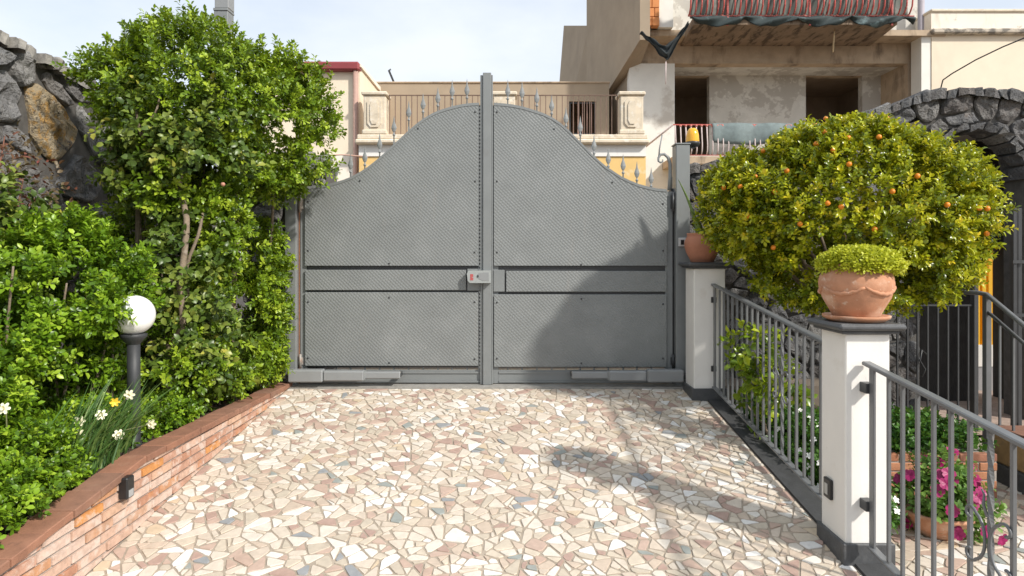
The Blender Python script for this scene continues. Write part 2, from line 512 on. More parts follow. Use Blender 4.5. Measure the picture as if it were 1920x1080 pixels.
def inset(poly, g):
    n = len(poly); out = list(poly)
    for i in range(n):
        p = poly[i]; q = poly[(i + 1) % n]
        ex = q[0] - p[0]; ey = q[1] - p[1]; l = math.hypot(ex, ey)
        if l < 1e-6: continue
        nx_, ny_ = ey / l, -ex / l            # outward for CCW
        out = clip(out, nx_, ny_, nx_ * p[0] + ny_ * p[1] - g)
        if len(out) < 3: return []
    res = []
    for p in out:
        if not res or math.hypot(p[0] - res[-1][0], p[1] - res[-1][1]) > 1e-4: res.append(p)
    if len(res) > 2 and math.hypot(res[0][0] - res[-1][0], res[0][1] - res[-1][1]) < 1e-4: res.pop()
    return res if len(res) >= 3 else []
def split(poly, A, rng, out, depth=0):
    a = abs(area(poly))
    if a < A * rng.uniform(.45, 1.9) or depth > 7:
        out.append(poly); return
    c = cen(poly)
    # long axis
    best = max(((poly[i][0] - poly[j][0]) ** 2 + (poly[i][1] - poly[j][1]) ** 2, i, j) for i in range(len(poly)) for j in range(i))
    i, j = best[1], best[2]
    th = math.atan2(poly[j][1] - poly[i][1], poly[j][0] - poly[i][0]) + rng.uniform(-.5, .5)
    t = rng.uniform(-.16, .16) * math.sqrt(best[0])
    nx_, ny_ = math.cos(th), math.sin(th)
    cc = nx_ * c[0] + ny_ * c[1] + t
    for s_ in (1, -1):
        p = clip(poly, nx_ * s_, ny_ * s_, cc * s_)
        if len(p) >= 3 and abs(area(p)) > A * .06: split(p, A, rng, out, depth + 1)
def chamfer(poly, f, rng):
    out = []
    n = len(poly)
    for i in range(n):
        p = poly[i]; a = poly[i - 1]; b = poly[(i + 1) % n]
        fa = f * rng.uniform(.3, 1.2); fb = f * rng.uniform(.3, 1.2)
        out.append((p[0] + (a[0] - p[0]) * fa, p[1] + (a[1] - p[1]) * fa))
        out.append((p[0] + (b[0] - p[0]) * fb, p[1] + (b[1] - p[1]) * fb))
    return out

def set_rnd(me, val):
    a = me.attributes.new('rnd', 'FLOAT', 'FACE')
    if isinstance(val, (list, np.ndarray)): a.data.foreach_set('value', np.array(val, dtype=np.float32))
    else: a.data.foreach_set('value', np.full(len(me.polygons), val, dtype=np.float32))

def paving(parent, x0, x1, y0, y1, hf, coarse, A, seed, nsingle, name='paving_stone', keep=None, gap=.0045):
    rng = random.Random(seed)
    shards = []
    for p in voronoi(x0, x1, y0, y1, coarse, rng, .48):
        split(p, A, rng, shards)
    items = []
    for p in shards:
        if area(p) < 0: p = p[::-1]
        q = inset(p, gap * rng.uniform(.7, 1.5))
        if len(q) < 3 or abs(area(q)) < A * .03: continue
        q = chamfer(q, .19, rng)
        c = cen(q)
        if keep and not keep(*c): continue
        depth = max(c[1], .3)
        vis = (abs(c[0]) * F / depth < 960) and ((CAMZ - hf(c[1])) * F / depth < 602)
        items.append((-(abs(area(q)) / depth ** 3) if vis else 0, q, c))
    items.sort(key=lambda t: t[0])
    rest = MB(); rr = []
    for n, (s_, q, c) in enumerate(items):
        t = rng.uniform(.000, .0035)
        tx = rng.uniform(-.012, .012); ty = rng.uniform(-.012, .012)
        m = len(q)
        top = [(c[0] + (x - c[0]) * .965, c[1] + (y - c[1]) * .965) for x, y in q]
        zt = lambda x, y: hf(y) + t + tx * (x - c[0]) + ty * (y - c[1])
        V = [(x, y, hf(y) - .012) for x, y in q] + [(x, y, zt(x, y) - .002) for x, y in q] + [(x, y, zt(x, y)) for x, y in top]
        Fs = [(i, (i + 1) % m, m + (i + 1) % m, m + i) for i in range(m)] + [(m + i, m + (i + 1) % m, 2 * m + (i + 1) % m, 2 * m + i) for i in range(m)] + [tuple(range(2 * m, 3 * m))]
        rv = rng.random()
        if n < nsingle and s_ < 0:
            mb = MB(); mb.face_block(V, Fs)
            org = (c[0], c[1], hf(c[1]))
            me = mb.mesh(name, org); set_rnd(me, rv)
            link(name, me, mt_stone, parent, org)
        else:
            rest.face_block(V, Fs); rr += [rv] * len(Fs)
    if rest.v:
        me = rest.mesh('small_paving_stones', wloc(parent)); set_rnd(me, rr)
        link('small_paving_stones', me, mt_stone, parent, wloc(parent), 'stuff')

def resample(q, n):
    per = [0]
    for i in range(len(q)):
        a_, b_ = q[i], q[(i + 1) % len(q)]
        per.append(per[-1] + math.hypot(b_[0] - a_[0], b_[1] - a_[1]))
    out = []
    for k in range(n):
        t = per[-1] * k / n
        i = max(j for j in range(len(q)) if per[j] <= t)
        a_, b_ = q[i], q[(i + 1) % len(q)]
        f = (t - per[i]) / max(per[i + 1] - per[i], 1e-6)
        out.append((a_[0] + (b_[0] - a_[0]) * f, a_[1] + (b_[1] - a_[1]) * f))
    return out

def rubble(parent, region, u0, u1, v0, v1, cell, seed, place, mat, name='lava_stone', proud=.07, asp=1.15, cuts=None, polys=None):
    """irregular stones on a wall plane; place(u, v, out) gives the world point; cuts(c) lists half-planes to trim a stone by"""
    rng = random.Random(seed)
    for p in (polys if polys is not None else voronoi(u0, u1, v0, v1, cell, rng, .42, asp)):
        parts = [p]
        if polys is None and rng.random() < .28 and abs(area(p)) > cell * cell * .9:
            parts = []; split(p, cell * cell * .5, rng, parts)
        for p in parts:
            if area(p) < 0: p = p[::-1]
            if cuts:
                for hp in cuts(cen(p)):
                    p = clip(p, *hp)
                    if len(p) < 3: break
            if len(p) < 3 or not region(*cen(p)): continue
            q = inset(p, rng.uniform(.004, .010))
            if len(q) < 3 or abs(area(q)) < cell * cell * .06: continue
            q = chamfer(q, .13, rng)
            m = 16; q = resample(q, m); c = cen(q)
            h = proud * rng.uniform(.6, 1.35)
            tu, tv = rng.uniform(-.09, .09), rng.uniform(-.09, .09)
            sz = math.sqrt(abs(area(q)))
            sd = Vector((rng.uniform(0, 50), rng.uniform(0, 50), rng.uniform(0, 50)))
            V = []
            def pt(da, db, hh):
                nz_ = mnoise.fractal(Vector((da * 9, db * 9, 0)) + sd, 1.0, 2.0, 3)
                e_ = 1 + .10 * mnoise.noise(Vector((da * 16, db * 16, hh)) + sd) - .05
                o_ = h * hh + (tu * da + tv * db) * max(hh, 0) + nz_ * .045 * max(hh, 0) * min(1, sz / .25)
                return place(c[0] + da * e_, c[1] + db * e_, o_)
            for sc_, hh in ((1.0, -.05), (1.0, .45), (.955, .85), (.86, .98), (.60, 1.0), (.30, 1.0)):
                for (a, b) in q: V.append(pt((a - c[0]) * sc_, (b - c[1]) * sc_, hh))
            V.append(pt(0, 0, 1.0))
            Fs = [(r_ * m + i, r_ * m + (i + 1) % m, (r_ + 1) * m + (i + 1) % m, (r_ + 1) * m + i) for r_ in range(5) for i in range(m)]
            Fs += [(5 * m + i, 5 * m + (i + 1) % m, 6 * m) for i in range(m)]
            mb = MB(); mb.face_block(V, Fs, False)
            org = place(c[0], c[1], 0)
            me = mb.mesh(name, org); set_rnd(me, rng.random())
            link(name, me, mat, parent, org)

# ================================================================== SETTING
COURT = -.50
# ground: one sheet with level steps (garden side low, street side at gate height, passage on the right low)
g = MB()
B_ = 900
def gq(x0, x1, y0, y1, z): g.face_block([(x0, y0, z), (x1, y0, z), (x1, y1, z), (x0, y1, z)], [(0, 1, 2, 3)])
gq(-B_, B_, -B_, 5.9, -.95)
gq(-B_, 3.0, 5.9, B_, -.03)
gq(3.0, B_, 5.9, 9.0, -.48)
gq(3.0, B_, 9.0, B_, -.03)
g.face_block([(-B_, 5.9, -.95), (3.0, 5.9, -.95), (3.0, 5.9, -.03), (-B_, 5.9, -.03)], [(0, 1, 2, 3)])
g.face_block([(3.0, 5.9, -.95), (B_, 5.9, -.95), (B_, 5.9, -.48), (3.0, 5.9, -.48)], [(0, 1, 2, 3)])
g.face_block([(3.0, 5.9, -.48), (3.0, 9, -.48), (3.0, 9, -.03), (3.0, 5.9, -.03)], [(0, 1, 2, 3)])
g.face_block([(3.0, 9, -.48), (B_, 9, -.48), (B_, 9, -.03), (3.0, 9, -.03)], [(0, 1, 2, 3)])
g.build('ground', mt_ground, None, 'structure')
st = MB(); st.face_block([(-30, 7.2, -.026), (2.98, 7.2, -.026), (2.98, 12.0, -.026), (-30, 12.0, -.026)], [(0, 1, 2, 3)])
st.build('street', mt_asphalt, None, 'structure')

# driveway: sloped bed of grout carrying the broken-marble paving
dw = MB()
y0, y1 = -1.5, 5.70
x0, x1 = -2.0, 1.645
dw.face_block([(x0, y0, fl(y0) - .0025), (x1, y0, fl(y0) - .0025), (x1, y1, fl(y1) - .0025), (x0, y1, fl(y1) - .0025),
               (x0, y0, -.96), (x1, y0, -.96), (x1, y1, -.96), (x0, y1, -.96)],
              [(0, 1, 2, 3), (0, 4, 5, 1), (1, 5, 6, 2), (2, 6, 7, 3), (3, 7, 4, 0)])
drive = dw.build('driveway', mt_grout, None, 'structure')
paving(drive, x0 + .004, x1 - .004, .6, y1 - .004, fl, .15, .0058, 5, 300)
boxo('threshold', mt_conc, None, -2.0, 1.645, 5.704, 5.86, -.3, .004, kind='structure')

# court on the right, lower level
ct = MB(); ct.box(1.815, 7.0, .4, 5.895, COURT - .3, COURT - .005)
court = ct.build('courtyard_pavement', mt_grout, None, 'structure')
paving(court, 1.82, 5.2, 1.6, 5.0, lambda y: COURT, .34, .0125, 12, 160, name='paving_stone',
       keep=lambda x, y: y < 4.36 or x > 3.36)
pth = MB(); pth.box(3.1, 9, 5.90, 8.9, COURT - .2, -.45)
pth.build('passage_path', M('path_setts', (.36, .27, .22), rough=.85, var=.25, scale=9, bump=.3), None, 'structure')

# ---------------------------------------------------------------- brick planter (left)
def captop(y):
    return .09 - SL * (3.48 - y) if y < 3.48 else .09 - .055 * (y - 3.48) / 2.27
pl = thing('brick_planter', 'low pink and orange brick retaining wall with brown tile cap beside the driveway', 'planter', (-2.0, 3.6, -.3))
yy = [.6, 3.48, 5.76]
core = [(y, captop(y) - .036) for y in yy]
MB().prism([(.6, -.96), (5.76, -.96)] + core[::-1], 'x', -2.115, -2.006).build('mortar_core', mt_mortar, pl)
rng = random.Random(3)
bh, bl, jt = .039, .20, .013
k = 0
z = -.80
while z < .08:
    y = .6 - rng.uniform(0, .2) - (k % 2) * .1
    while y < 5.75:
        ln = bl * rng.uniform(.92, 1.05)
        p = [(y, z), (y + ln, z), (y + ln, z + bh), (y, z + bh)]
        y += ln + jt
        p = clip(p, -1, 0, -.62); p = clip(p, 1, 0, 5.745)
        if len(p) < 3: continue
        p = clip(p, SL, -1, SL * 5.8 - .004)                   # above the paving
        if len(p) < 3: continue
        p = clip(p, -SL, 1, .09 - SL * 3.48 - .037) if cen(p)[0] < 3.48 else clip(p, .055 / 2.27, 1, .09 + .055 * 3.48 / 2.27 - .037)
        if len(p) < 3 or abs(area(p)) < .0006: continue
        c = cen(p)
        m = MB(); a = -1.992 + rng.uniform(-.004, .004)
        q = [(c[0] + (u - c[0]) * .985, c[1] + (v - c[1]) * .94) for u, v in p]
        n = len(p)
        m.face_block([(-2.03, u, v) for u, v in p] + [(a - .004, u, v) for u, v in p] + [(a, u, v) for u, v in q],
                     [(i, (i + 1) % n, n + (i + 1) % n, n + i) for i in range(n)] + [(n + i, n + (i + 1) % n, 2 * n + (i + 1) % n, 2 * n + i) for i in range(n)] + [tuple(range(2 * n, 3 * n))])
        m.build('brick', mt_brick, pl, org=(-2.0, c[0], c[1]))
    z += bh + jt; k += 1
y = .62
while y < 5.74:
    ln = min(rng.uniform(.185, .205), 5.765 - y)
    if ln < .05: break
    zz = [captop(y), captop(y + ln)]
    a, b = -2.125 + rng.uniform(-.006, .006), -1.975 + rng.uniform(-.004, .004)
    dz = rng.uniform(-.002, .002)
    e = .004
    ya, yb = y + .003, y + ln - .003
    m = MB()
    m.face_block([(a, ya, zz[0] - .034), (b, ya, zz[0] - .034), (b, yb, zz[1] - .034), (a, yb, zz[1] - .034),
                  (a, ya, zz[0] + dz - e), (b, ya, zz[0] + dz - e), (b, yb, zz[1] + dz - e), (a, yb, zz[1] + dz - e),
                  (a + e, ya + e, zz[0] + dz), (b - e, ya + e, zz[0] + dz), (b - e, yb - e, zz[1] + dz), (a + e, yb - e, zz[1] + dz)],
                 [(0, 3, 2, 1), (0, 1, 5, 4), (1, 2, 6, 5), (2, 3, 7, 6), (3, 0, 4, 7), (4, 5, 9, 8), (5, 6, 10, 9), (6, 7, 11, 10), (7, 4, 8, 11), (8, 9, 10, 11)])
    m.build('cap_tile', mt_captile, pl, org=(-2.1, y, zz[0]))
    y += ln
# soil
so = MB()
def soilz(y): return captop(y) - .05
nx_, ny_ = 10, 30
V = []; Fs = []
for j in range(ny_ + 1):
    for i in range(nx_ + 1):
        x = -3.62 + (1.50) * i / nx_; y = .6 + 5.2 * j / ny_
        V.append((x, y, soilz(y) + .10 * (1 - i / nx_) + .03 * mnoise.noise(Vector((x * 5, y * 5, 0)))))
for j in range(ny_):
    for i in range(nx_):
        a = j * (nx_ + 1) + i
        Fs.append((a, a + 1, a + nx_ + 2, a + nx_ + 1))
so.face_block(V, Fs, True)
so.build('soil_bed', mt_soil, None, 'structure')
sl_ = thing('step_light', 'small black step light on the brick planter wall', 'wall light', (-1.99, 3.27, -.02))
MB().bbox(-1.992, -1.945, 3.235, 3.30, -.065, .045, .006).build('housing', mt_black, sl_)
MB().box(-1.962, -1.9435, 3.248, 3.288, -.056, -.02).build('lens', M('frosted_lens', (.35, .36, .36), rough=.3, var=0), sl_)

# ---------------------------------------------------------------- lava wall (left)
lw = thing('lava_stone_wall', 'tall dark lava rubble wall rising at the left behind the shrubs', 'stone wall', (-3.75, 5, 0))
tops = [(1.0, 3.05), (4.5, 2.74), (5.3, 2.66), (6.0, 2.50), (6.8, 2.35), (8.0, 2.2)]
def topz(y):
    for (a, b), (c, d) in zip(tops, tops[1:]):
        if y <= c: return b + (d - b) * (y - a) / (c - a)
    return tops[-1][1]
MB().prism([(1.0, -.9), (8.0, -.9)] + [(a, b - .05) for a, b in tops[::-1]], 'x', -4.1, -3.66).build('rubble_core', mt_lavamortar, lw)
lt = (5.13 * 0 + 5.05, 1.17 + (480 - 250) / 1200 * 5.05)
def lich(u, v, p):
    return abs(u - 4.87) < .27 and abs(v - 2.07) < .25
def lw_cut(c):
    g_ = (topz(c[0] + .1) - topz(c[0] - .1)) / .2
    return [(-g_, 1, topz(c[0]) - g_ * c[0] - .03)]
def on_wall(zx, zy):
    px, py = zx / 2.842, zy / 2.842 + 40
    d = 3.6 * F / (960 - px)
    return (d, CAMZ + (480 - py) * d / F)
TR = [[(-60, 90), (0, 120), (60, 140), (110, 190), (90, 215), (40, 240), (-60, 245)], [(115, 150), (180, 135), (215, 230), (215, 300), (170, 350), (130, 355), (85, 260)],
      [(215, 200), (260, 190), (315, 230), (290, 255), (240, 255), (220, 230)], [(-120, 252), (0, 250), (80, 262), (130, 350), (125, 480), (120, 540), (-120, 530)],
      [(140, 385), (215, 325), (300, 395), (380, 470), (435, 560), (430, 640), (290, 795), (200, 730), (190, 620), (130, 540)],
      [(265, 262), (330, 250), (380, 380), (435, 440), (380, 455), (300, 385), (258, 320)], [(390, 465), (470, 440), (540, 640), (560, 720), (480, 730), (442, 670), (440, 560)],
      [(325, 850), (435, 700), (540, 790), (560, 900), (500, 980), (360, 930)], [(192, 765), (290, 805), (350, 925), (380, 960), (350, 1040), (190, 1000), (180, 850)],
      [(-120, 545), (40, 565), (60, 650), (-120, 670)], [(50, 552), (125, 548), (185, 620), (192, 725), (120, 680), (66, 650)],
      [(-120, 685), (60, 662), (120, 690), (186, 740), (172, 850), (150, 990), (-120, 980)], [(-60, 30), (0, 48), (70, 85), (110, 140), (60, 130), (-60, 85)],
      [(78, 88), (130, 115), (165, 140), (112, 146)], [(215, 272), (255, 277), (252, 320), (222, 328)], [(172, 130), (215, 150), (262, 182), (222, 196), (190, 160)],
      [(440, 250), (520, 300), (560, 430), (480, 435), (440, 430), (385, 370), (340, 250)]]
trw = []
for pz in TR:
    q_ = [on_wall(*z_) for z_ in pz]
    c_ = cen(q_); q_ = [(c_[0] + (u_ - c_[0]) * 1.08, c_[1] + (v_ - c_[1]) * 1.08) for u_, v_ in q_]
    if area(q_) < 0: q_ = q_[::-1]
    trw.append(q_)
put = lambda u, v, o: (-3.66 + o, u, v)
n0 = len(lw.children)
rubble(lw, lambda u, v: True, 0, 0, 0, 0, .42, 22, put, mt_lava2, proud=.05, polys=trw)
ci = cen(trw[4])
_b = sorted(lw.children[n0:], key=lambda o: (wloc(o).y - ci[0]) ** 2 + (wloc(o).z - ci[1]) ** 2)
_b[0].data.materials[0] = mt_lichen
_b[0]['label'] = 'lava stone crusted with yellow and orange lichen'
def traced(u, v):
    px = 960 - 3.6 * F / u; py = 480 - (v - CAMZ) * F / u
    return px < 190 and 40 < py < 388 and px > -45
rubble(lw, lambda u, v: v < topz(u) and v > .55 and not traced(u, v), 3.1, 7.4, .5, 3.2, .40, 21, put, mt_lava2, proud=.05, asp=.9, cuts=lw_cut)
# flat coping stones along its top
rng = random.Random(9); y = 3.2
mtl_cop = M('coping_stone', (.26, .245, .22), rough=.95, var=.35, scale=14, bump=.7, bscale=40, stains=(((.12, .115, .11), 10, .52, .66, .7),))
while y < 7.2:
    ln = rng.uniform(.10, .24)
    z = topz(y + ln / 2)
    m = MB(); s_ = (topz(y + ln) - topz(y)) / ln
    h = rng.uniform(.02, .05)
    xa, xb = -4.1 + rng.uniform(-.03, .03), -3.58 + rng.uniform(-.035, .035)
    V = []
    for (zz, sh) in ((-.06, 0), (h * .6, 0), (h, .03)):
        for (a, b) in ((xa + sh, y + sh), (xb - sh, y + sh + .01), (xb - sh + rng.uniform(-.02, .02), y + ln * .5), (xb - sh, y + ln - .015 - sh), (xa + sh, y + ln - .015 - sh)):
            V.append((a + rng.uniform(-.008, .008), b, z + zz + s_ * (b - y - ln / 2) + rng.uniform(-.006, .006)))
    m.face_block(V, [(i + r * 5, (i + 1) % 5 + r * 5, (i + 1) % 5 + (r + 1) * 5, i + (r + 1) * 5) for r in (0, 1) for i in range(5)] + [(10, 11, 12, 13, 14)])
    m.build('coping_stone', mtl_cop, lw, org=(-3.8, y, z))
    y += ln
# lava pier just behind the left gate post
lp = thing('lava_stone_pier', 'weathered grey stone pier just behind the left gate post', 'stone pier', (-2.05, 6.4, 0))
MB().bbox(-2.6, -1.83, 6.25, 6.7, -.03, 2.08, .05).build('rubble_core', mt_lavamortar, lp)
mt_lgrey = M('pale_lava', rough=.95, var=.35, scale=10, palette=[(0, (.17, .165, .16)), (1, (.26, .25, .24))], attr='rnd', bump=.9, bscale=30, bdist=.03)
rubble(lp, lambda u, v: True, -2.62, -1.81, .0, 2.14, .22, 31, lambda u, v, o: (u, 6.25 - o, v), mt_lgrey, proud=.07)
for i in range(4):
    c = Vector((-2.5 + .2 * i, 6.45, 2.12)); m = MB(); rr = .10 + .03 * ((i * 7) % 3)
    m.lathe([(.001, -rr * .8), (rr * .8, -rr * .5), (rr, 0), (rr * .75, rr * .6), (.001, rr * .8)], 0, 0, 9)
    m.v = [(x + c.x, y + c.y, z + c.z + .02 * mnoise.noise(Vector((x * 20, y * 20, z * 20 + i)))) for x, y, z in m.v]
    me = m.mesh('coping_stone', c); set_rnd(me, .6); link('coping_stone', me, mt_lgrey, lp, c)

# ================================================================== GATE
GY = 5.80
def gx(px): return (px - 960) / F * GY
def gz(py): return CAMZ - (py - 480) / F * GY
lc = [(572, 352), (600, 350), (625, 345), (645, 339), (660, 333), (676, 324), (690, 315), (705, 303), (720, 290), (735, 276), (750, 262), (765, 248), (780, 235), (795, 224), (810, 215), (825, 208.5), (840, 204), (855, 200), (870, 197), (885, 195.5), (898, 195)]
rc = [(926, 195), (942, 196), (960, 198), (980, 202), (1000, 208), (1018, 214), (1035, 222), (1050, 232), (1065, 245), (1080, 260), (1095, 275), (1108, 289), (1120, 300), (1135, 313), (1150, 323), (1165, 333), (1180, 340), (1197, 347), (1215, 352), (1232, 355.5), (1250, 357)]
def curve_z(px, cv):
    px = min(max(px, cv[0][0]), cv[-1][0])
    for (a, b), (c, d) in zip(cv, cv[1:]):
        if px <= c: return b + (d - b) * (px - a) / (c - a)
    return cv[-1][1]
def finial_mesh():
    m = MB()
    prof = [(.006, -.10), (.006, .0), (.011, .004), (.014, .012), (.011, .020), (.006, .024), (.006, .036)]
    m.lathe(prof, 0, 0, 8)
    # flattened lozenge spear
    pr = [(0.006, .034), (.016, .048), (.0245, .075), (.018, .100), (.008, .130), (.0045, .160), (.0005, .186)]
    V = []; n = 8; Fs = []
    for (r, z) in pr:
        for kk in range(n):
            a = 2 * math.pi * kk / n
            V.append((r * math.cos(a), r * .42 * math.sin(a), z))
    for i in range(len(pr) - 1):
        for kk in range(n): Fs.append((i * n + kk, i * n + (kk + 1) % n, (i + 1) * n + (kk + 1) % n, (i + 1) * n + kk))
    m.face_block(V, Fs)
    return m.mesh('finial')
fin_me = finial_mesh(); fin_me.materials.append(mt_finial)
bolt_m = MB().lathe([(.0085, 0), (.0085, .004), (.005, .007), (.0005, .0075)], 0, 0, 8).mesh('bolt')
for v in bolt_m.vertices: v.co = (v.co.x, -v.co.z, v.co.y)
bolt_m.materials.append(mt_dark)

def gate_leaf(name, label, xs, cv, fins, hinge_left):
    """xs: outer-left, inner panel left, inner panel right, outer-right in photo pixels"""
    t = thing(name, label, 'gate', (gx(xs[0] if hinge_left else xs[3]), GY + .04, 0))
    a, b, c, d = [gx(p) for p in xs]
    ztop = lambda x: gz(curve_z(x / GY * F + 960, cv))
    fy0, fy1 = GY + .022, GY + .062
    zb = gz(722) + .012
    # frame
    for (u, v) in ((a, a + .055), (min(c - .01, d - .055), d)):
        MB().box(u, v, fy0, fy1, zb, ztop((u + v) / 2) - (.006 if True else 0)).build('stile', mt_gate, t)
    MB().box(a + .056, d - .056, fy0 + .002, fy1 - .002, zb, gz(694)).build('bottom_rail', mt_gate, t)
    for zz in (gz(716), gz(699)):
        MB().box(a + .06, d - .06, fy0 - .008, fy0 + .001, zz - .008, zz + .008).build('rail_bead', mt_gate, t)
    for (p, q) in ((499, 508), (543, 553)):
        MB().box(a + .056, d - .056, fy0 + .006, fy1 - .006, gz(q), gz(p)).build('cross_rail', mt_gate, t)
    # thin curved top bar following the sheet
    poly = [(gx(px), gz(py)) for px, py in cv]
    MB().prism([(x, z + .010) for x, z in poly] + [(x, z - .014) for x, z in poly[::-1]], 'y', GY - .008, fy1).build('top_bar', mt_gate, t)
    # backing plate and the three chequer sheets
    up = [(x, z - .001) for x, z in poly] + [(poly[-1][0], gz(498)), (poly[0][0], gz(498))]
    MB().prism([(x, z) for x, z in up], 'y', GY - .004, GY + .008).build('upper_sheet', mt_gate_sheet, t)
    for o_ in (0,):
        MB().box(b, c, GY + .024, GY + .034, gz(690), gz(470)).build('backing_plate', mt_dark, t)
    return t, (a, b, c, d), ztop

LB = [(628, 298), (655, 285), (682, 272), (710, 247), (737, 215), (765, 187), (792, 172), (820, 160), (847, 147), (875, 145)]
RBt = [(952, 147), (979, 150), (1007, 160), (1035, 175), (1062, 198), (1089, 215), (1115, 250), (1142, 275), (1170, 287), (1196, 301), (1223, 312)]
gl, LX, lz = gate_leaf('gate_leaf', 'left leaf of the grey metal gate, carrying the lock box', (562, 572, 898, 921), lc, LB, True)
gr, RX, rz = gate_leaf('gate_leaf', 'right leaf of the grey metal gate, partly in the tree shadow', (923, 926, 1250, 1262), rc, RBt, False)
# sheets
def sheet(name, p0, p1, q0, q1, par, y=GY):
    MB().bbox(gx(p0), gx(p1), y - .004, y + .008, gz(q1), gz(q0), .003).build(name, mt_gate_sheet, par)
sheet('middle_sheet', 572, 874, 506, 544, gl); sheet('lower_sheet', 572, 897, 548, 686, gl)
sheet('middle_sheet', 949, 1250, 508, 547, gr); sheet('lower_sheet', 926, 1250, 552, 688, gr)
MB().bbox(gx(876), gx(900), GY + .004, GY + .022, gz(545), gz(504), .003).build('lock_plate', mt_gate, gl)
MB().bbox(gx(925), gx(946), GY + .002, GY + .022, gz(547), gz(506), .003).build('strike_plate', mt_gate, gr)
# centre cover strip
MB().bbox(gx(905.5), gx(921), GY - .020, GY + .02, gz(721), gz(137), .004).build('centre_post', mt_gate, gl)
MB().bbox(gx(900.5), gx(905.2), GY - .004, GY + .02, gz(720), gz(141), .002).build('post_flange', mt_gate, gl)
MB().bbox(gx(921.2), gx(924), GY - .010, GY + .02, gz(720), gz(141), .002).build('post_flange', mt_gate, gr)
# serrated trim next to the centre post
tr = MB()
z = gz(690)
while z < gz(200):
    tr.box(gx(899), gx(900.4), GY - .010, GY - .003, z, z + .017); z += .034
tr.build('serrated_trim', mt_gate, gl)
def bolts(par, pts):
    for px, py in pts:
        link('bolt', bolt_m, None, par, (gx(px), GY - .004, gz(py)))
bolts(gl, [(891, 210), (784, 241), (675, 339), (891, 340), (578, 378), (578, 470), (730, 494), (890, 473), (578, 566), (730, 558), (890, 566), (578, 671), (730, 680), (890, 673)])
bolts(gr, [(932, 210), (1039, 242), (1148, 342), (932, 340), (1243, 382), (932, 473), (1090, 496), (1243, 470), (932, 567), (1090, 560), (1243, 570), (932, 672), (1090, 681), (1243, 672)])
for par, L_, zf in ((gl, LB, lz), (gr, RBt, rz)):
    for px, py in L_:
        x = gx(px); zt = gz(py) - .186
        link('finial', fin_me, None, par, (x, GY + .045, zt))
        b0 = gz(700)
        MB().box(x - .007, x + .007, GY + .038, GY + .052, b0, zt - .05).build('bar', mt_finial, par)
# hinges
for par, px, tilt in ((gl, 563.5, 0), (gr, 1262, 0)):
    for py0, py1 in ((360, 398), (664, 690)):
        x = gx(px)
        h = MB(); h.lathe([(.001, gz(py1)), (.011, gz(py1)), (.011, gz(py0)), (.001, gz(py0))], x, GY - .004, 10)
        h.box(x - .02, x + .02, GY + .004, GY + .016, gz(py1) + .03, gz(py0) - .03)
        h.build('hinge', mt_hinge if par is gl else mt_dark, par)
# lock box
lk = thing('lock_box', 'small light grey electric lock box with a red mark at the middle of the gate', 'lock', (gx(899), GY - .03, gz(520)))
prof = [(876.5, 513), (879, 507.5), (885, 507), (921, 507), (921, 530), (882, 530), (878, 526)]
MB().prism([(gx(a), gz(b)) for a, b in prof[::-1]], 'y', GY - .075, GY - .0045).build('housing', M('lock_grey', (.33, .35, .345), rough=.35, var=.05, scale=20), lk)
MB().prism([(gx(a), gz(b)) for a, b in [(894, 517), (898, 512), (906, 510.5), (917, 510.5), (917, 526), (906, 526), (898, 522)][::-1]], 'y', GY - .077, GY - .0745).build('cover', mt_motor, lk)
MB().prism([(gx(a), gz(b)) for a, b in [(882.6, 513.5), (888, 513.5), (888.6, 518), (885.5, 519.2), (888.6, 520.6), (888, 525), (882.4, 525), (882.8, 519)][::-1]], 'y', GY - .0765, GY - .0745).build('red_emblem', mt_red, lk)
MB().lathe([(.001, 0), (.006, 0)], 0, 0, 8)
kk = MB(); kk.box(gx(895.3), gx(898.3), GY - .079, GY - .0768, gz(519.5), gz(515.5)); kk.build('keyhole', mt_dark, lk)
# scroll on the right end of the right leaf
sc_pts = [(1256, 356), (1258, 330), (1258, 306), (1254, 294), (1247, 288), (1240, 289), (1236, 295), (1236, 301), (1240, 304), (1244, 302), (1244, 298)]
MB().tube([(gx(a), GY + .03, gz(b)) for a, b in sc_pts], [.016, .016, .016, .015, .014, .012, .011, .010, .009, .008, .007], 8).build('scroll', mt_finial, gr)
MB().tube([(gx(1237), GY + .03, gz(292)), (gx(1238), GY + .03, gz(278)), (gx(1243), GY + .03, gz(252))], [.008, .007, .006], 6).build('scroll_stem', mt_finial, gr)

# posts
lpst = thing('gate_post', 'left grey steel gate post half covered by the hedge', 'gate post', (gx(549), GY, 0))
MB().bbox(gx(536), gx(557.5), GY - .03, GY + .10, -.02, gz(318), .006).build('shaft', mt_gate, lpst)
MB().bbox(gx(557.8), gx(561), GY + .03, GY + .09, .01, gz(322), .002).build('stop_flange', mt_rust, lpst)
MB().lathe([(.001, 0), (.001, 0)], 0, 0, 3)
m = MB(); m.tube([(gx(549), GY - .03, gz(512)), (gx(549), GY - .045, gz(512))], .012, 8); m.build('knob', mt_black, lpst)
m = MB(); m.tube([(gx(549), GY - .042, gz(513)), (gx(552), GY - .04, gz(520)), (gx(550), GY - .036, gz(528)), (gx(546), GY - .034, gz(526))], .0018, 5); m.build('wire_end', mt_black, lpst)
rp = thing('gate_post', 'right grey steel gate post next to the amber beacon', 'gate post', (gx(1278), GY, 0))
MB().bbox(gx(1266), gx(1292), GY - .03, GY + .11, -.02, gz(272), .006).build('shaft', mt_gate, rp)
MB().bbox(gx(1264.5), gx(1293.5), GY - .036, GY + .116, gz(272) + .001, gz(269), .003).build('cap', mt_gate, rp)
MB().box(gx(1261), gx(1265.8), GY + .066, GY + .09, -.02, gz(352)).build('stop_flange', mt_dark, rp)
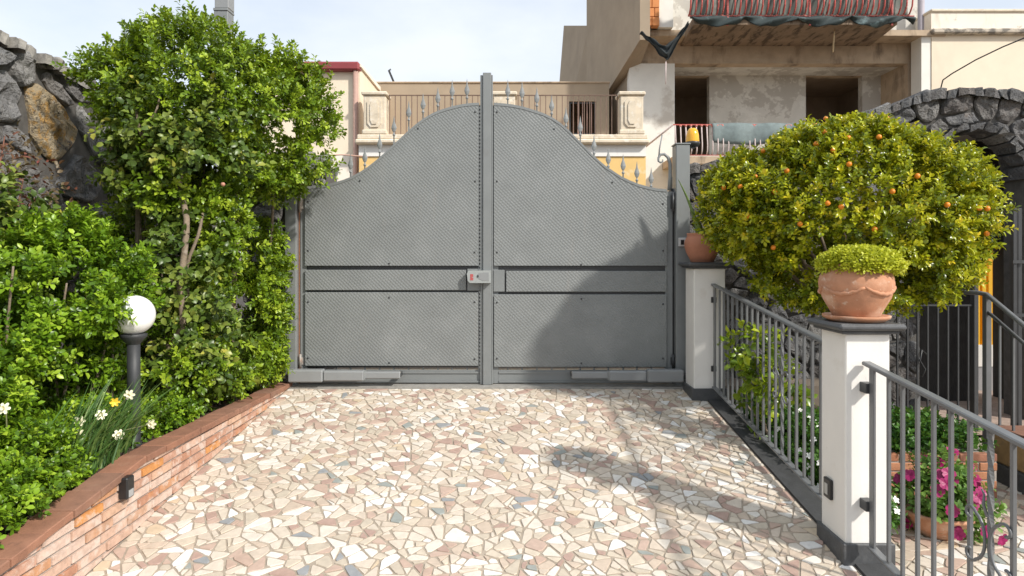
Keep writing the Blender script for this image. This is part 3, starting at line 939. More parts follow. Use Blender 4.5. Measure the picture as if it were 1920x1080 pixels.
ic = MB(); ic.bbox(gx(1270), gx(1284), GY - .046, GY - .0305, gz(462), gz(446), .004)
ico = ic.build('photocell', M('photocell_case', (.55, .55, .55), rough=.4, var=.1, scale=50), rp)
MB().box(gx(1274), gx(1280), GY - .0485, GY - .0455, gz(459), gz(450)).build('lens', mt_black, ico)

# gate motors
def motor(label, px_body, px_mid, px_end, s):
    gz = lambda py: CAMZ - (py - 480) / F * 5.66
    gx = lambda px: (px - 960) / F * 5.68
    t = thing('gate_motor', label, 'gate opener', (gx(px_body[0]), GY - .08, gz(705)), 'gate arms')
    x = sorted([gx(px_body[0]), gx(px_body[1])]); MB().bbox(x[0], x[1], GY - .15, GY - .055, gz(717), gz(694), .010).build('motor_body', mt_motor, t)
    x = sorted([gx(px_body[1]) + .001 * s, gx(px_mid)]); MB().bbox(x[0], x[1], GY - .14, GY - .062, gz(715.5), gz(696), .012).build('housing', mt_motor, t)
    x = sorted([gx(px_mid) + .001 * s, gx(px_end)]); MB().bbox(x[0], x[1], GY - .125, GY - .072, gz(711), gz(698), .008).build('ram_cover', mt_motor, t)
    x = sorted([gx(px_mid) - .01, gx(px_mid) + .01]); MB().bbox(x[0], x[1], GY - .133, GY - .068, gz(713.5), gz(697), .006).build('collar', mt_gate, t)
    xb = gx(px_body[0]); x = sorted([xb, xb - .05 * s])
    MB().bbox(x[0], x[1], GY - .12, GY - .02, gz(712), gz(704), .004).build('bracket', mt_dark, t)
    xe = gx(px_end); x = sorted([xe - .03 * s, xe])
    MB().box(x[0], x[1], GY - .10, GY + .018, gz(709), gz(702)).build('arm_bracket', mt_dark, t)
motor('left gate motor arm in full sun at the foot of the gate', (541, 606), 683, 750, 1)
motor('right gate motor arm in the shade at the foot of the gate', (1281, 1213), 1141, 1072, -1)
cb = MB(); cb.tube([(gx(540), GY - .06, gz(706)), (gx(524), GY - .05, gz(703)), (gx(515), GY - .04, gz(712)), (gx(509), GY - .03, gz(690)), (gx(504), GY, gz(668))], .008, 6)
tag(cb.build('cable_conduit', M('pale_conduit', (.42, .38, .33), rough=.6, var=.2, scale=20), None, org=(gx(520), GY, 0)), 'pale conduit climbing beside the left gate motor', 'conduit')

# beacon
bc = thing('amber_beacon', 'amber flashing beacon on the right gate post', 'beacon', (gx(1302), GY + .06, gz(268)))
cx, cy = gx(1302), GY + .06
MB().lathe([(.001, gz(237.5)), (.03, gz(238.5)), (.047, gz(243)), (.056, gz(251)), (.060, gz(263)), (.060, gz(264))], cx, cy, 20).build('dome', mt_amber, bc)
MB().lathe([(.001, gz(274)), (.05, gz(273)), (.066, gz(268)), (.068, gz(265)), (.058, gz(264.2)), (.001, gz(264.2))], cx, cy, 20).build('base', mt_dark, bc)
MB().box(gx(1293.6), cx + .02, cy - .02, cy + .02, gz(276), gz(273.6)).build('bracket', mt_dark, bc)

# ================================================================== RIGHT SIDE
RXP = 1.70
# kerb between driveway and court
kb = MB()
kb.face_block([(1.648, .6, fl(.6) + .012), (1.81, .6, fl(.6) + .012), (1.81, 5.70, fl(5.7) + .012), (1.648, 5.70, fl(5.7) + .012),
               (1.648, .6, -1), (1.81, .6, -1), (1.81, 5.70, -1), (1.648, 5.70, -1)], [(0, 1, 2, 3), (0, 4, 5, 1), (1, 5, 6, 2), (2, 6, 7, 3), (3, 7, 4, 0)])
kb.build('kerb', M('kerb_basalt', (.05, .051, .053), rough=.7, var=.25, scale=14, bump=.25, bscale=60), None, 'structure')

def pillar(label, x0, x1, y0, y1, zb, zt):
    t = thing('pillar', label, 'pillar', ((x0 + x1) / 2, (y0 + y1) / 2, zb))
    MB().bbox(x0, x1, y0, y1, zb - .05, zt - .05, .006).build('shaft', mt_white, t)
    MB().bbox(x0 - .018, x1 + .018, y0 - .018, y1 + .018, zb - .3, zb + .10, .004).build('plinth', mt_slate, t)
    MB().bbox(x0 - .03, x1 + .03, y0 - .03, y1 + .03, zt - .0495, zt - .034, .004).build('cap_moulding', mt_slate, t)
    MB().bbox(x0 - .055, x1 + .055, y0 - .055, y1 + .055, zt - .0335, zt, .013).build('cap_slab', mt_slate, t)
    return t
PN = pillar('near white pillar with dark stone cap between the two railings', 1.61, 1.825, 3.09, 3.33, fl(3.1), .845)
PF = pillar('far white pillar with dark stone cap beside the gate', 1.535, 1.80, 5.40, 5.66, fl(5.4), 1.115)
s2 = thing('step_light', 'small black recessed light low on the near white pillar', 'wall light', (1.605, 3.24, -.01))
MB().bbox(1.592, 1.6095, 3.205, 3.275, -.055, .045, .004).build('frame', mt_black, s2)
MB().box(1.5895, 1.5935, 3.228, 3.258, -.035, .02).build('lens', M('frosted_lens_2', (.4, .4, .38), rough=.3, var=0), s2)

def railz(y): return .943 - SL * (5.45 - y)
def cscroll(m, cy, cz, r, s, flip, x):
    pts = []
    for i in range(22):
        a = -2.6 + 5.2 * i / 21
        rr = r
        pts.append((x, cy + s * (r * .95 - rr * math.cos(a) * (1.0)), cz + flip * rr * 1.25 * math.sin(a)))
    # curled ends
    for end in (0, -1):
        pass
    m.tube(pts, [.004 + .004 * math.sin(math.pi * i / 21) for i in range(22)], 6)
def spiral(m, x, cy, cz, r0, s, up, turns=1.4, n=22, th=.006):
    pts = []
    for i in range(n):
        t = i / (n - 1)
        a = t * turns * 2 * math.pi
        r = r0 * (1 - .75 * t)
        pts.append((x, cy + s * (r0 - r * math.cos(a)), cz + up * r * math.sin(a)))
    m.tube(pts, [th * (1 - .3 * i / n) for i in range(n)], 6)
def scrollwork(x, y, zc, par):
    """two C-scrolls back to back on the twisted bar"""
    for s in (1, -1):
        m = MB()
        pts = []
        n = 40
        for i in range(n):
            t = i / (n - 1) * 2 - 1                     # -1..1 along the C
            if abs(t) < .55:
                a = t / .55 * 1.35
                pts.append((x, y + s * (.012 + .055 * (1 - math.cos(a))), zc + .085 * math.sin(a)))
            else:
                sg = 1 if t > 0 else -1
                q = (abs(t) - .55) / .45
                a = 1.35 + q * 4.6
                r = .055 * (1 - .72 * q)
                bx_, bz_ = .012 + .055 * (1 - math.cos(1.35)), .085 * math.sin(1.35)
                c0 = (bx_ + .030, bz_ - .012)
                ph = math.atan2(bz_ - c0[1], bx_ - c0[0]) - q * 4.4
                R0 = math.hypot(bx_ - c0[0], bz_ - c0[1]) * (1 - .6 * q)
                pts.append((x, y + s * (c0[0] + R0 * math.cos(ph)), zc + sg * (c0[1] + R0 * math.sin(ph))))
        m.tube(pts, [.006] * n, 6)
        m.build('scroll', mt_rail, par)
    m = MB(); m.tube([(x, y, zc + .09), (x, y + .02, zc + .13), (x, y + .015, zc + .165), (x, y + .028, zc + .18)], [.006, .006, .004, .003], 6)
    m.build('scroll_tip', mt_rail, par)

def railing(label, ya, yb, deco):
    t = thing('railing', label, 'railing', (RXP, (ya + yb) / 2, fl((ya + yb) / 2)))
    def slab(z_off, hw, th, name, e0=0, e1=0):
        m = MB(); a, b = ya - e0, yb + e1
        V = []
        for y in (a, b):
            for (dx, dz) in ((-hw, -th), (hw, -th), (hw, -th * .25), (hw * .75, 0), (-hw * .75, 0), (-hw, -th * .25)):
                V.append((RXP + dx, y, railz(y) + z_off + dz))
        m.face_block(V, [(0, 1, 7, 6), (1, 2, 8, 7), (2, 3, 9, 8), (3, 4, 10, 9), (4, 5, 11, 10), (5, 0, 6, 11), (5, 4, 3, 2, 1, 0), (6, 7, 8, 9, 10, 11)])
        m.build(name, mt_rail, t)
    slab(0, .022, .016, 'handrail', .02, .04)
    slab(-.86, .02, .012, 'bottom_rail')
    for y in (ya + .012, yb - .012):
        MB().bbox(RXP - .006, RXP + .006, y - .02, y + .02, railz(y) - .885, railz(y) - .018, .002).build('end_post', mt_rail, t)
    n = int(round((yb - ya - .08) / .1))
    st_ = (yb - ya - .08) / n
    me = MB().bbox(-.0075, .0075, -.0075, .0075, -.855, -.018, .0015).mesh('baluster'); me.materials.append(mt_rail)
    dk = min(range(1, n), key=lambda i: abs(ya + .04 + i * st_ - deco))
    for i in range(1, n):
        y = ya + .04 + i * st_
        if i == dk:
            m = MB(); V = []; Fs = []; nn = 60
            for q in range(nn + 1):
                a = q / nn * 16 + .78
                zz = railz(y) - .018 - .837 * q / nn
                for kq in range(4): V.append((RXP + .011 * math.cos(a + kq * math.pi / 2), y + .011 * math.sin(a + kq * math.pi / 2), zz))
            for q in range(nn):
                for kq in range(4): Fs.append((q * 4 + kq, q * 4 + (kq + 1) % 4, q * 4 + 4 + (kq + 1) % 4, q * 4 + 4 + kq))
            m.face_block(V, Fs); m.build('twisted_baluster', mt_rail, t)
            scrollwork(RXP - .012, y, railz(y) - .42, t)
        else:
            link('baluster', me, None, t, (RXP, y, railz(y)))
    return t
r1 = railing('dark grey railing running from the far white pillar to the near one', 3.38, 5.38, 4.06)
r2 = railing('dark grey railing in front of the near white pillar at lower right', .9, 3.03, 2.30)
for par, y, z in ((r2, 3.045, .54), (r2, 3.045, -.02), (r1, 5.40, .80), (r1, 5.40, .22)):
    MB().bbox(RXP - .022, RXP + .022, y - .012, y + (.06 if par is r2 else .02), z - .024, z + .024, .003).build('bracket', mt_dark, par)

# ---------------------------------------------------------------- pots
def potprof(r, h, z):
    return [(.001, z), (r * .62, z), (r * .64, z + h * .02), (r * .74, z + h * .15), (r * .90, z + h * .34), (r * .985, z + h * .52), (r, z + h * .62), (r * .975, z + h * .74),
            (r * .90, z + h * .83), (r * .845, z + h * .89), (r * .84, z + h * .92), (r * .865, z + h * .955), (r * .865, z + h), (r * .78, z + h), (r * .76, z + h * .9), (.001, z + h * .88)]
px_, py_ = 1.722, 3.205
zc = .846
pot = thing('terracotta_pot', 'round terracotta pot with garland relief on the near white pillar', 'flower pot', (px_, py_, zc))
MB().lathe(potprof(.171, .262, zc + .026), px_, py_, 40).build('body', mt_terra, pot)
MB().lathe([(.001, zc), (.125, zc), (.152, zc + .018), (.155, zc + .030), (.145, zc + .031), (.13, zc + .0255), (.001, zc + .0255)], px_, py_, 36).build('saucer', mt_terra, pot)
for kx in range(5):
    m = MB(); pts = []
    for i in range(13):
        t_ = i / 12 - .5
        a = 2 * math.pi * kx / 5 + t_ * 2 * math.pi / 5 - 1.2
        zr = zc + .026 + .262 * (.57 - .13 * (1 - 4 * t_ * t_))
        rr = .171 * (.985 - .35 * max(0, .57 - (zr - zc - .026) / .262) ** 1.5 * 2)
        pts.append((px_ + rr * math.cos(a), py_ + rr * math.sin(a), zr + .003 * math.sin(i * 3)))
    m.tube(pts, [.006 + .005 * (1 - abs(i - 6) / 6) + .0015 * (i % 2) for i in range(13)], 7)
    m.build('garland', mt_terra, pot)
fx, fy, fz = gx(1316) * .955, 5.53, 1.116
pot2 = thing('terracotta_pot', 'terracotta pot on the far white pillar beside the gate post', 'flower pot', (fx, fy, fz))
MB().lathe([(r_, z_) for r_, z_ in potprof(.150, .25, fz + .001)], fx, fy, 32).build('body', M('terracotta_red', (.42, .18, .11), rough=.8, var=.15, scale=10, bump=.15), pot2)

# aloe-like plant in the far pot
al = thing('agave_plant', 'spiky green succulent in the terracotta pot beside the gate post', 'plant', (fx, fy, fz + .22))
mt_agave = M('agave_leaf', (.16, .24, .06), rough=.45, var=.25, scale=8, stains=(((.40, .42, .10), 18, .6, .7, .5),))
rng = random.Random(4)
for i, (az, ln, lean) in enumerate([(3.0, .55, .30), (3.9, .26, .6), (1.9, .28, .5), (.2, .24, .6), (5.3, .25, .6)]):
    m = MB(); V = []; Fs = []; n = 9
    for j in range(n):
        t_ = j / (n - 1)
        r_ = .03 + lean * ln * t_ * (.6 + .5 * t_); zz = fz + .21 + ln * t_ * (1 - .15 * lean * t_)
        w_ = .052 * (1 - t_) ** .7 * (1 if t_ > .05 else .8)
        c_ = Vector((fx + r_ * math.cos(az), fy + r_ * math.sin(az), zz))
        sd = Vector((-math.sin(az), math.cos(az), 0))
        ou = Vector((math.cos(az), math.sin(az), -.3))
        V += [c_ + sd * w_ - ou * w_ * .35, c_ + ou * w_ * .25, c_ - sd * w_ - ou * w_ * .35, c_ - ou * w_ * .05]
    for j in range(n - 1):
        for q in range(4): Fs.append((j * 4 + q, j * 4 + (q + 1) % 4, j * 4 + 4 + (q + 1) % 4, j * 4 + 4 + q))
    m.face_block(V, Fs, True); m.build('leaf', mt_agave, al)

# sedum cushion in the near pot
sd_ = thing('sedum_cushion', 'low yellow-green cushion plant filling the pot on the near pillar', 'plant', (px_, py_, zc + .28))
lm_sedum = leafmat('sedum_leaf', [(0, (.32, .36, .02)), (.5, (.52, .56, .03)), (1, (.66, .64, .06))], .45, .3, (.5, .55, .05))
P, Nn = sprigs([(px_ + .02, py_, zc + .272, .172, .168, .070)], 1700, 5, shell=.14, lump=.12, zmin=zc + .255)
me = foliage(P, Nn, 5, 9, .016, .006, .035, .5, .5, org=(px_, py_, zc + .28), name='leaves')
link('leaves', me, lm_sedum, sd_, (px_, py_, zc + .28))
MB().lathe([(.001, zc + .262), (.15, zc + .262), (.14, zc + .30), (.08, zc + .335), (.001, zc + .345)], px_, py_, 20).build('stem_mat', mt_twig, sd_)

# ---------------------------------------------------------------- bed behind railing: brick edge, soil, ground cover
bw = thing('brick_garden_wall', 'low old red brick wall edging the raised bed behind the flower pot', 'brick wall', (2.6, 4.45, COURT))
MB().box(1.83, 3.34, 4.412, 4.60, COURT - .1, -.20).build('mortar_core', mt_mortar, bw)
z = COURT + .004; k = 0
rng = random.Random(8)
while z < -.24:
    x = 1.84 - (k % 2) * .0
    if k % 2: x -= .1
    while x < 3.33:
        ln = .2 * rng.uniform(.95, 1.03)
        a, b = max(x, 1.835), min(x + ln, 3.338)
        if b - a > .03:
            yo = 4.402 + rng.uniform(-.004, .004)
            MB().bbox(a, b, yo, 4.45, z, z + .052, .004).build('brick', mt_brick2, bw, org=((a + b) / 2, yo, z))
        x += ln + .011
    z += .063; k += 1
MB().box(1.83, 3.34, 4.602, 5.895, -.60, -.21).build('soil_bed', mt_soil, None, 'structure')
MB().box(1.815, 1.829, 3.4, 4.40, COURT - .004, fl(4) - .02)
# lower soil bed along the railing with the white flowers
MB().box(1.812, 2.04, 3.66, 4.395, COURT - .02, COURT + .12).build('flower_border', mt_soil, None, 'structure')

lm_cover = leafmat('cover_leaf', [(0, (.02, .07, .012)), (.5, (.05, .14, .02)), (1, (.10, .22, .03))], .4, .25)
gc = thing('ground_cover', 'dense green ground cover spilling over the old brick wall', 'plant', (2.7, 4.7, -.2))
P, Nn = sprigs([(2.25, 4.75, -.14, .42, .32, .13), (2.8, 4.68, -.13, .42, .32, .14), (3.15, 4.7, -.18, .26, .28, .13), (2.05, 4.45, -.2, .25, .25, .14)], 1500, 17, shell=.3, lump=.25, zmin=-.34)
link('foliage', foliage(P, Nn, 17, 9, .035, .013, .06, .4, .6, org=(2.7, 4.7, -.2), name='foliage'), lm_cover, gc, (2.7, 4.7, -.2))

def flower5(r, n=5, cup=.35, wid=.62):
    """open flower facing +Z, radius r"""
    m = MB()
    for k_ in range(n):
        a = 2 * math.pi * k_ / n
        ca, sa = math.cos(a), math.sin(a)
        def q(u, v, z): return (r * (u * ca - v * sa), r * (u * sa + v * ca), r * z)
        m.face_block([q(0, 0, -.1), q(.5, wid * .55, .12), q(.6, 0, .05), q(.5, -wid * .55, .12), q(.95, wid * .4, cup * .6), q(1.05, 0, cup * .4), q(.95, -wid * .4, cup * .6)],
                     [(0, 2, 1), (0, 3, 2), (1, 2, 5, 4), (2, 3, 6, 5)])
    return m
def face_dir(o, d):
    o.rotation_euler = Vector(d).to_track_quat('Z', 'Y').to_euler()
mt_mag = M('magenta_petal', (.28, .003, .09), rough=.5, var=.2, scale=60)
mt_wpet = M('white_petal', (.82, .82, .78), rough=.5, var=.05, scale=60)
mt_ypet = M('yellow_petal', (.75, .50, .03), rough=.5, var=.1, scale=60)
mt_cream = M('cream_petal', (.82, .78, .58), rough=.5, var=.08, scale=60)

# white flowers along the railing
wf = thing('white_flower_plant', 'bed of small white flowers behind the first railing', 'flowers', (2.05, 4.3, -.2))
E_w = [(2.02, 4.75, -.10, .18, .30, .14), (2.0, 4.25, -.14, .16, .3, .18), (2.02, 3.8, -.28, .15, .3, .18), (1.98, 5.1, -.04, .16, .25, .14)]
P, Nn = sprigs(E_w, 900, 23, shell=.3, lump=.25)
link('foliage', foliage(P, Nn, 23, 9, .034, .011, .07, .4, .6, org=(2.05, 4.3, -.2), name='foliage'), lm_cover, wf, (2.05, 4.3, -.2))
wm = flower5(.021, 5, .3).mesh('flower'); wm.materials.append(mt_wpet)
P, Nn = sprigs(E_w, 130, 29, shell=.03, lump=.25)
for p, nn in zip(P, Nn):
    if p[2] < -.3: continue
    o = link('flower', wm, None, wf, p + nn * .045)
    face_dir(o, Vector(nn) + Vector((-.4, -.5, .4)))

# petunias in a bowl on the court
bx0, by0 = 2.56, 3.86
bp = thing('flower_bowl', 'shallow terracotta bowl on the lower paving holding the petunias', 'flower pot', (bx0, by0, COURT))
MB().lathe([(.001, COURT + .002), (.11, COURT + .002), (.12, COURT + .012), (.17, COURT + .07), (.195, COURT + .125), (.205, COURT + .13), (.205, COURT + .15), (.188, COURT + .15), (.18, COURT + .12), (.001, COURT + .11)], bx0, by0, 32).build('body', mt_terra, bp)
pt = thing('petunia_plant', 'magenta petunias trailing from the terracotta bowl', 'flowers', (bx0, by0, COURT + .12))
E_p = [(bx0, by0, COURT + .22, .20, .19, .16), (bx0 + .12, by0 - .05, COURT + .16, .16, .14, .16), (bx0 + .05, by0, COURT + .34, .12, .1, .12)]
P, Nn = sprigs(E_p, 330, 41, shell=.35, lump=.3, zmin=COURT + .03)
lm_pet = leafmat('petunia_leaf', [(0, (.05, .12, .02)), (.5, (.12, .24, .04)), (1, (.2, .32, .06))], .5, .25)
link('foliage', foliage(P, Nn, 41, 7, .04, .014, .07, .4, .6, org=(bx0, by0, COURT + .12), name='foliage'), lm_pet, pt, (bx0, by0, COURT + .12))
pm = flower5(.037, 5, .25, .95).mesh('flower'); pm.materials.append(mt_mag)
P, Nn = sprigs(E_p, 36, 43, shell=.02, lump=.3, zmin=COURT + .04)
for p, nn in zip(P, Nn):
    if nn[1] > .45: continue
    o = link('flower', pm, None, pt, p + nn * .05)
    face_dir(o, Vector(nn) + Vector((-.3, -.7, .25)))

# ---------------------------------------------------------------- lava arch wall on the right
AY = 6.30
aw = thing('lava_stone_arch', 'dark lava rubble wall with an arched opening behind the orange tree', 'stone arch', (4.41, AY, COURT))
atop = [(1.62, 2.0), (2.2, 2.15), (2.9, 2.35), (3.6, 2.60), (3.85, 2.69), (4.1, 2.76), (4.45, 2.80), (4.8, 2.77), (5.1, 2.70), (5.6, 2.62), (6.6, 2.6)]  # unseen right end lengthened to keep sun off the passage
def azt(x):
    for (a, b), (c, d) in zip(atop, atop[1:]):
        if x <= c: return b + (d - b) * (x - a) / (c - a)
    return atop[-1][1]
acx, ar, asp_ = 4.54, .53, 1.92
def inopen(x, z, e=0): 
    if abs(x - acx) < ar + e and z < asp_: return True
    return (x - acx) ** 2 + (z - asp_) ** 2 < (ar + e) ** 2
m = MB()
m.prism([(1.62, COURT - .1), (acx - ar, COURT - .1), (acx - ar, asp_)] + [(x, z - .03) for x, z in atop if x < acx - ar][::-1], 'y', AY, AY + .30)
xs = [acx - ar + 2 * ar * i / 16 for i in range(17)]
for a, b in zip(xs, xs[1:]):
    za = asp_ + math.sqrt(max(0, ar ** 2 - (a - acx) ** 2)); zb = asp_ + math.sqrt(max(0, ar ** 2 - (b - acx) ** 2))
    m.prism([(a, za), (b, zb), (b, azt(b) - .03), (a, azt(a) - .03)], 'y', AY, AY + .30)
m.prism([(acx + ar, COURT - .1), (6.6, COURT - .1), (6.6, azt(6.6) - .03)] + [(x, z - .03) for x, z in atop if acx + ar < x < 6.6][::-1] + [(acx + ar, azt(acx + ar) - .03), (acx + ar, asp_)], 'y', AY, AY + .30)
m.build('rubble_core', mt_lavamortar, aw)
def aw_cut(c):
    g_ = (azt(c[0] + .1) - azt(c[0] - .1)) / .2
    out = [(-g_, 1, azt(c[0]) - g_ * c[0] - .02)]
    if c[1] < asp_:
        sg = 1 if c[0] > acx else -1
        if not inopen(*c): out.append((-sg, 0, -(sg * acx + ar + .01)))
    else:
        dx, dz = c[0] - acx, c[1] - asp_; l_ = math.hypot(dx, dz)
        if l_ > ar * .7 and l_ < ar + .6: out.append((-dx / l_, -dz / l_, -(dx * acx + dz * asp_) / l_ - ar - .01))
    return out
rubble(aw, lambda u, v: v < azt(u) and not inopen(u, v), 1.62, 5.45, -.45, 3.0, .25, 55, lambda u, v, o: (u, AY - o, v), mt_lava, proud=.045, cuts=aw_cut)
# rough stones round the soffit
rng = random.Random(77)
for i in range(11):
    a0 = math.pi * i / 11; a1 = math.pi * (i + 1) / 11
    V = []; 
    for (rr, yo) in ((ar + .02, -.07), (ar - .045, -.05), (ar - .05, .12), (ar - .03, .27), (ar + .02, .29)):
        for a in (a0 + .02, (a0 + a1) / 2, a1 - .02):
            r2 = rr + rng.uniform(-.02, .02)
            V.append((acx + r2 * math.cos(a), AY + yo + rng.uniform(-.015, .015), asp_ + r2 * math.sin(a)))
    Fs = [(r * 3 + c, r * 3 + c + 1, r * 3 + c + 4, r * 3 + c + 3) for r in range(4) for c in range(2)]
    Fs += [(0, 3, 6, 9, 12), (14, 11, 8, 5, 2)]
    mb = MB(); mb.face_block(V, Fs); org = (acx + ar * math.cos(a0), AY, asp_ + ar * math.sin(a0))
    me = mb.mesh('soffit_stone', org); set_rnd(me, rng.random()); link('soffit_stone', me, mt_lava, aw, org)
rng = random.Random(19); x = 1.7
while x < 5.3:
    ln = rng.uniform(.07, .17); z = azt(x + ln / 2)
    s_ = (azt(x + ln) - azt(x)) / ln; h = rng.uniform(.0, .045)
    m = MB(); V = []
    for (zz, sh) in ((-.07, 0), (h * .5, 0), (h, .02)):
        for (a, b) in ((x + sh, AY - .09 + sh), (x + ln / 2, AY - .10 + sh), (x + ln - .01 - sh, AY - .08 + sh), (x + ln - .01 - sh, AY + .30 - sh), (x + sh, AY + .30 - sh)):
            V.append((a, b + rng.uniform(-.02, .02), z + zz + s_ * (a - x - ln / 2) + rng.uniform(-.01, .01)))
    m.face_block(V, [(i + r * 5, (i + 1) % 5 + r * 5, (i + 1) % 5 + (r + 1) * 5, i + (r + 1) * 5) for r in (0, 1) for i in range(5)] + [(10, 11, 12, 13, 14)])
    org = (x, AY, z); me = m.mesh('coping_stone', org); set_rnd(me, rng.random()); link('coping_stone', me, mt_lava, aw, org)
    x += ln
# added wall darkening the arch opening, with a yellow shutter beyond its end
mt_pass = M('shade_dark_wall', (.035, .033, .031), rough=.95, var=.35, scale=6, bump=.6)  # near-black colour paints in the shade of the passage
pw = thing('added_passage_wall', 'near-black wall added behind the arch to darken its opening', 'wall', (4.0, 7.2, -.45))
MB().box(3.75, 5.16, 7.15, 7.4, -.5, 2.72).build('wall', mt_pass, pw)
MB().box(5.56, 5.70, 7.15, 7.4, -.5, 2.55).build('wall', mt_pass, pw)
MB().box(3.75, 6.6, 6.61, 7.149, 2.45, 2.57).build('added_shade_slab', mt_conc, pw)  # added slab, blocks sun and sky light above the passage
MB().box(5.161, 5.559, 7.16, 7.39, 1.3, 2.71).build('dark_filler_block', mt_pass, pw)  # added dark block, closes the bright slit above the shutter
ys = thing('yellow_shutter', 'yellow ribbed metal shutter glimpsed beyond the arch', 'shutter', (5.8, 7.75, -.45))
mt_yel = M('yellow_paint', (.85, .48, .03), rough=.45, var=.06, scale=6)
poly = []
for i in range(13):
    x = 5.3 + .075 * i
    poly += [(x, 7.72), (x + .045, 7.72), (x + .05, 7.745), (x + .07, 7.745)]
MB().prism(poly + [(6.3, 7.8), (5.3, 7.8)], 'z', .10, 2.2).build('ribbed_sheet', mt_yel, ys)
MB().box(5.3, 6.3, 7.70, 7.82, -.16, .098).build('sill', mt_white, ys)
MB().box(5.3, 6.3, 7.71, 7.82, -.5, -.162).build('base', M('grey_render', (.30, .30, .31), rough=.8, var=.15), ys)

# iron fence and small gate below the tree
fn = thing('iron_fence', 'dark iron bar fence in the shade under the orange tree', 'fence', (3.9, 5.95, COURT))
FY = 5.95
me = MB().bbox(-.008, .008, -.008, .008, -.0, 1.2, .002).mesh('bar'); me.materials.append(mt_dark)
xx = 3.30
while xx < 4.27:
    link('bar', me, None, fn, (xx, FY, COURT + .005)); xx += .094
MB().box(3.25, 4.274, FY - .012, FY + .012, COURT + 1.205, COURT + 1.22).build('top_rail', mt_dark, fn)
MB().box(3.25, 4.274, FY - .010, FY + .010, COURT + .10, COURT + .112).build('bottom_rail', mt_dark, fn)
MB().bbox(4.275, 4.318, FY - .03, FY + .03, COURT, COURT + 1.6, .004).build('post', mt_dark, fn)
sp = MB(); sp.tube([(3.8, FY - .02, COURT + .55), (3.83, FY - .02, COURT + .62), (3.78, FY - .02, COURT + .70), (3.8, FY - .02, COURT + .8), (3.84, FY - .02, COURT + .76)], .007, 6)
sp.build('scroll', mt_dark, fn)
# tall gate stile standing by the arch leg
gs = thing('iron_gate', 'dark iron gate standing open against the right leg of the arch', 'gate', (4.98, 6.1, COURT))
MB().bbox(4.70, 4.735, 6.0, 6.04, COURT + .01, 1.62, .004).build('stile', mt_dark, gs)
MB().bbox(4.76, 4.80, 6.02, 6.06, COURT + .01, 1.62, .004).build('stile', mt_dark, gs)
MB().box(4.736, 4.759, 6.02, 6.045, COURT + .1, 1.60).build('sheet', mt_black, gs)
for zz in (.6, 1.1):
    MB().box(4.69, 4.81, 5.99, 5.999, zz, zz + .03).build('strap', mt_dark, gs)

# stair with a railing at the far right
sr = thing('stair_railing', 'dark handrail with two rails descending at the far right', 'railing', (3.71, 5.0, COURT))
pt0 = Vector((3.71, 5.0, .87)); pt1 = Vector((3.55, 3.6, .22))
def lerp(a, b, t): return a + (b - a) * t
MB().bbox(pt0.x - .022, pt0.x + .022, pt0.y - .022, pt0.y + .022, COURT + .0, .86, .003).build('post', mt_rail, sr)
m = MB(); m.tube([pt0 + Vector((-.22, .35, .012)), pt0 + Vector((-.04, .04, .01)), pt0, pt1], .018, 8); m.build('handrail', mt_rail, sr)
m = MB(); m.tube([pt0 + Vector((0, 0, -.13)), pt1 + Vector((0, 0, -.13))], .014, 6); m.build('lower_rail', mt_rail, sr)
for i in range(1, 9):
    q = lerp(pt0, pt1, i / 9)
    MB().box(q.x - .007, q.x + .007, q.y - .007, q.y + .007, COURT + .1, q.z - .14).build('baluster', mt_rail, sr)
m = MB(); m.tube([Vector((pt0.x, pt0.y, COURT + .25)), Vector((pt1.x, pt1.y, COURT + .09))], .012, 6); m.build('bottom_rail', mt_rail, sr)
lwall = thing('stair_wall', 'low ochre wall with dark base at the far right edge', 'wall', (3.75, 4.4, COURT))
MB().bbox(3.62, 4.1, 3.5, 4.85, COURT + .13, COURT + .36, .01).build('render', M('ochre_render', (.42, .26, .12), rough=.9, var=.3, scale=8, bump=.3, stains=(((.16, .13, .1), 7, .52, .66, .7),)), lwall)
MB().bbox(3.59, 4.12, 3.48, 4.87, COURT - .02, COURT + .129, .006).build('base', mt_slate, lwall)
MB().bbox(3.63, 4.09, 3.51, 4.84, COURT + .3605, COURT + .39, .006).build('tread', mt_captile, lwall)

# ================================================================== BUILDINGS ACROSS THE STREET
mt_cream = M('cream_render', (.80, .69, .54), rough=.9, var=.06, scale=2, bump=.1, stains=(((.62, .50, .38), 1.3, .55, .8, .4, (1, 1, .4)),))
mt_whiter = M('white_render', (.84, .77, .66), rough=.9, var=.06, scale=2, stains=(((.50, .42, .33), 2.6, .52, .72, .6, (1, 1, .35)), ((.36, .32, .27), 6, .60, .70, .6)))
mt_taupe = M('taupe_render', (.36, .285, .205), rough=.9, var=.12, scale=1.6, stains=(((.26, .21, .16), 2, .55, .75, .5, (1, 1, .25)),))
mt_concrete = M('raw_concrete', (.46, .355, .25), rough=.9, var=.2, scale=3, bump=.3, bscale=12, stains=(((.12, .085, .06), 2.2, .53, .66, .75, (1, 1, .3)), ((.50, .42, .32), 3.5, .56, .7, .5, (.5, .5, 3))))
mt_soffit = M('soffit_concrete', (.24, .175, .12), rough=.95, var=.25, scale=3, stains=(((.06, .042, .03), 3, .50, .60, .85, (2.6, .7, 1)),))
mt_gplaster = M('grey_plaster', (.62, .60, .55), rough=.9, var=.10, scale=3, stains=(((.40, .37, .33), 2.2, .50, .54, .7), ((.72, .70, .65), 2.8, .56, .6, .6)))
mt_wplaster = M('pale_plaster', (.78, .76, .70), rough=.9, var=.08, scale=2, stains=(((.40, .34, .27), 1.0, .55, .62, .5),))
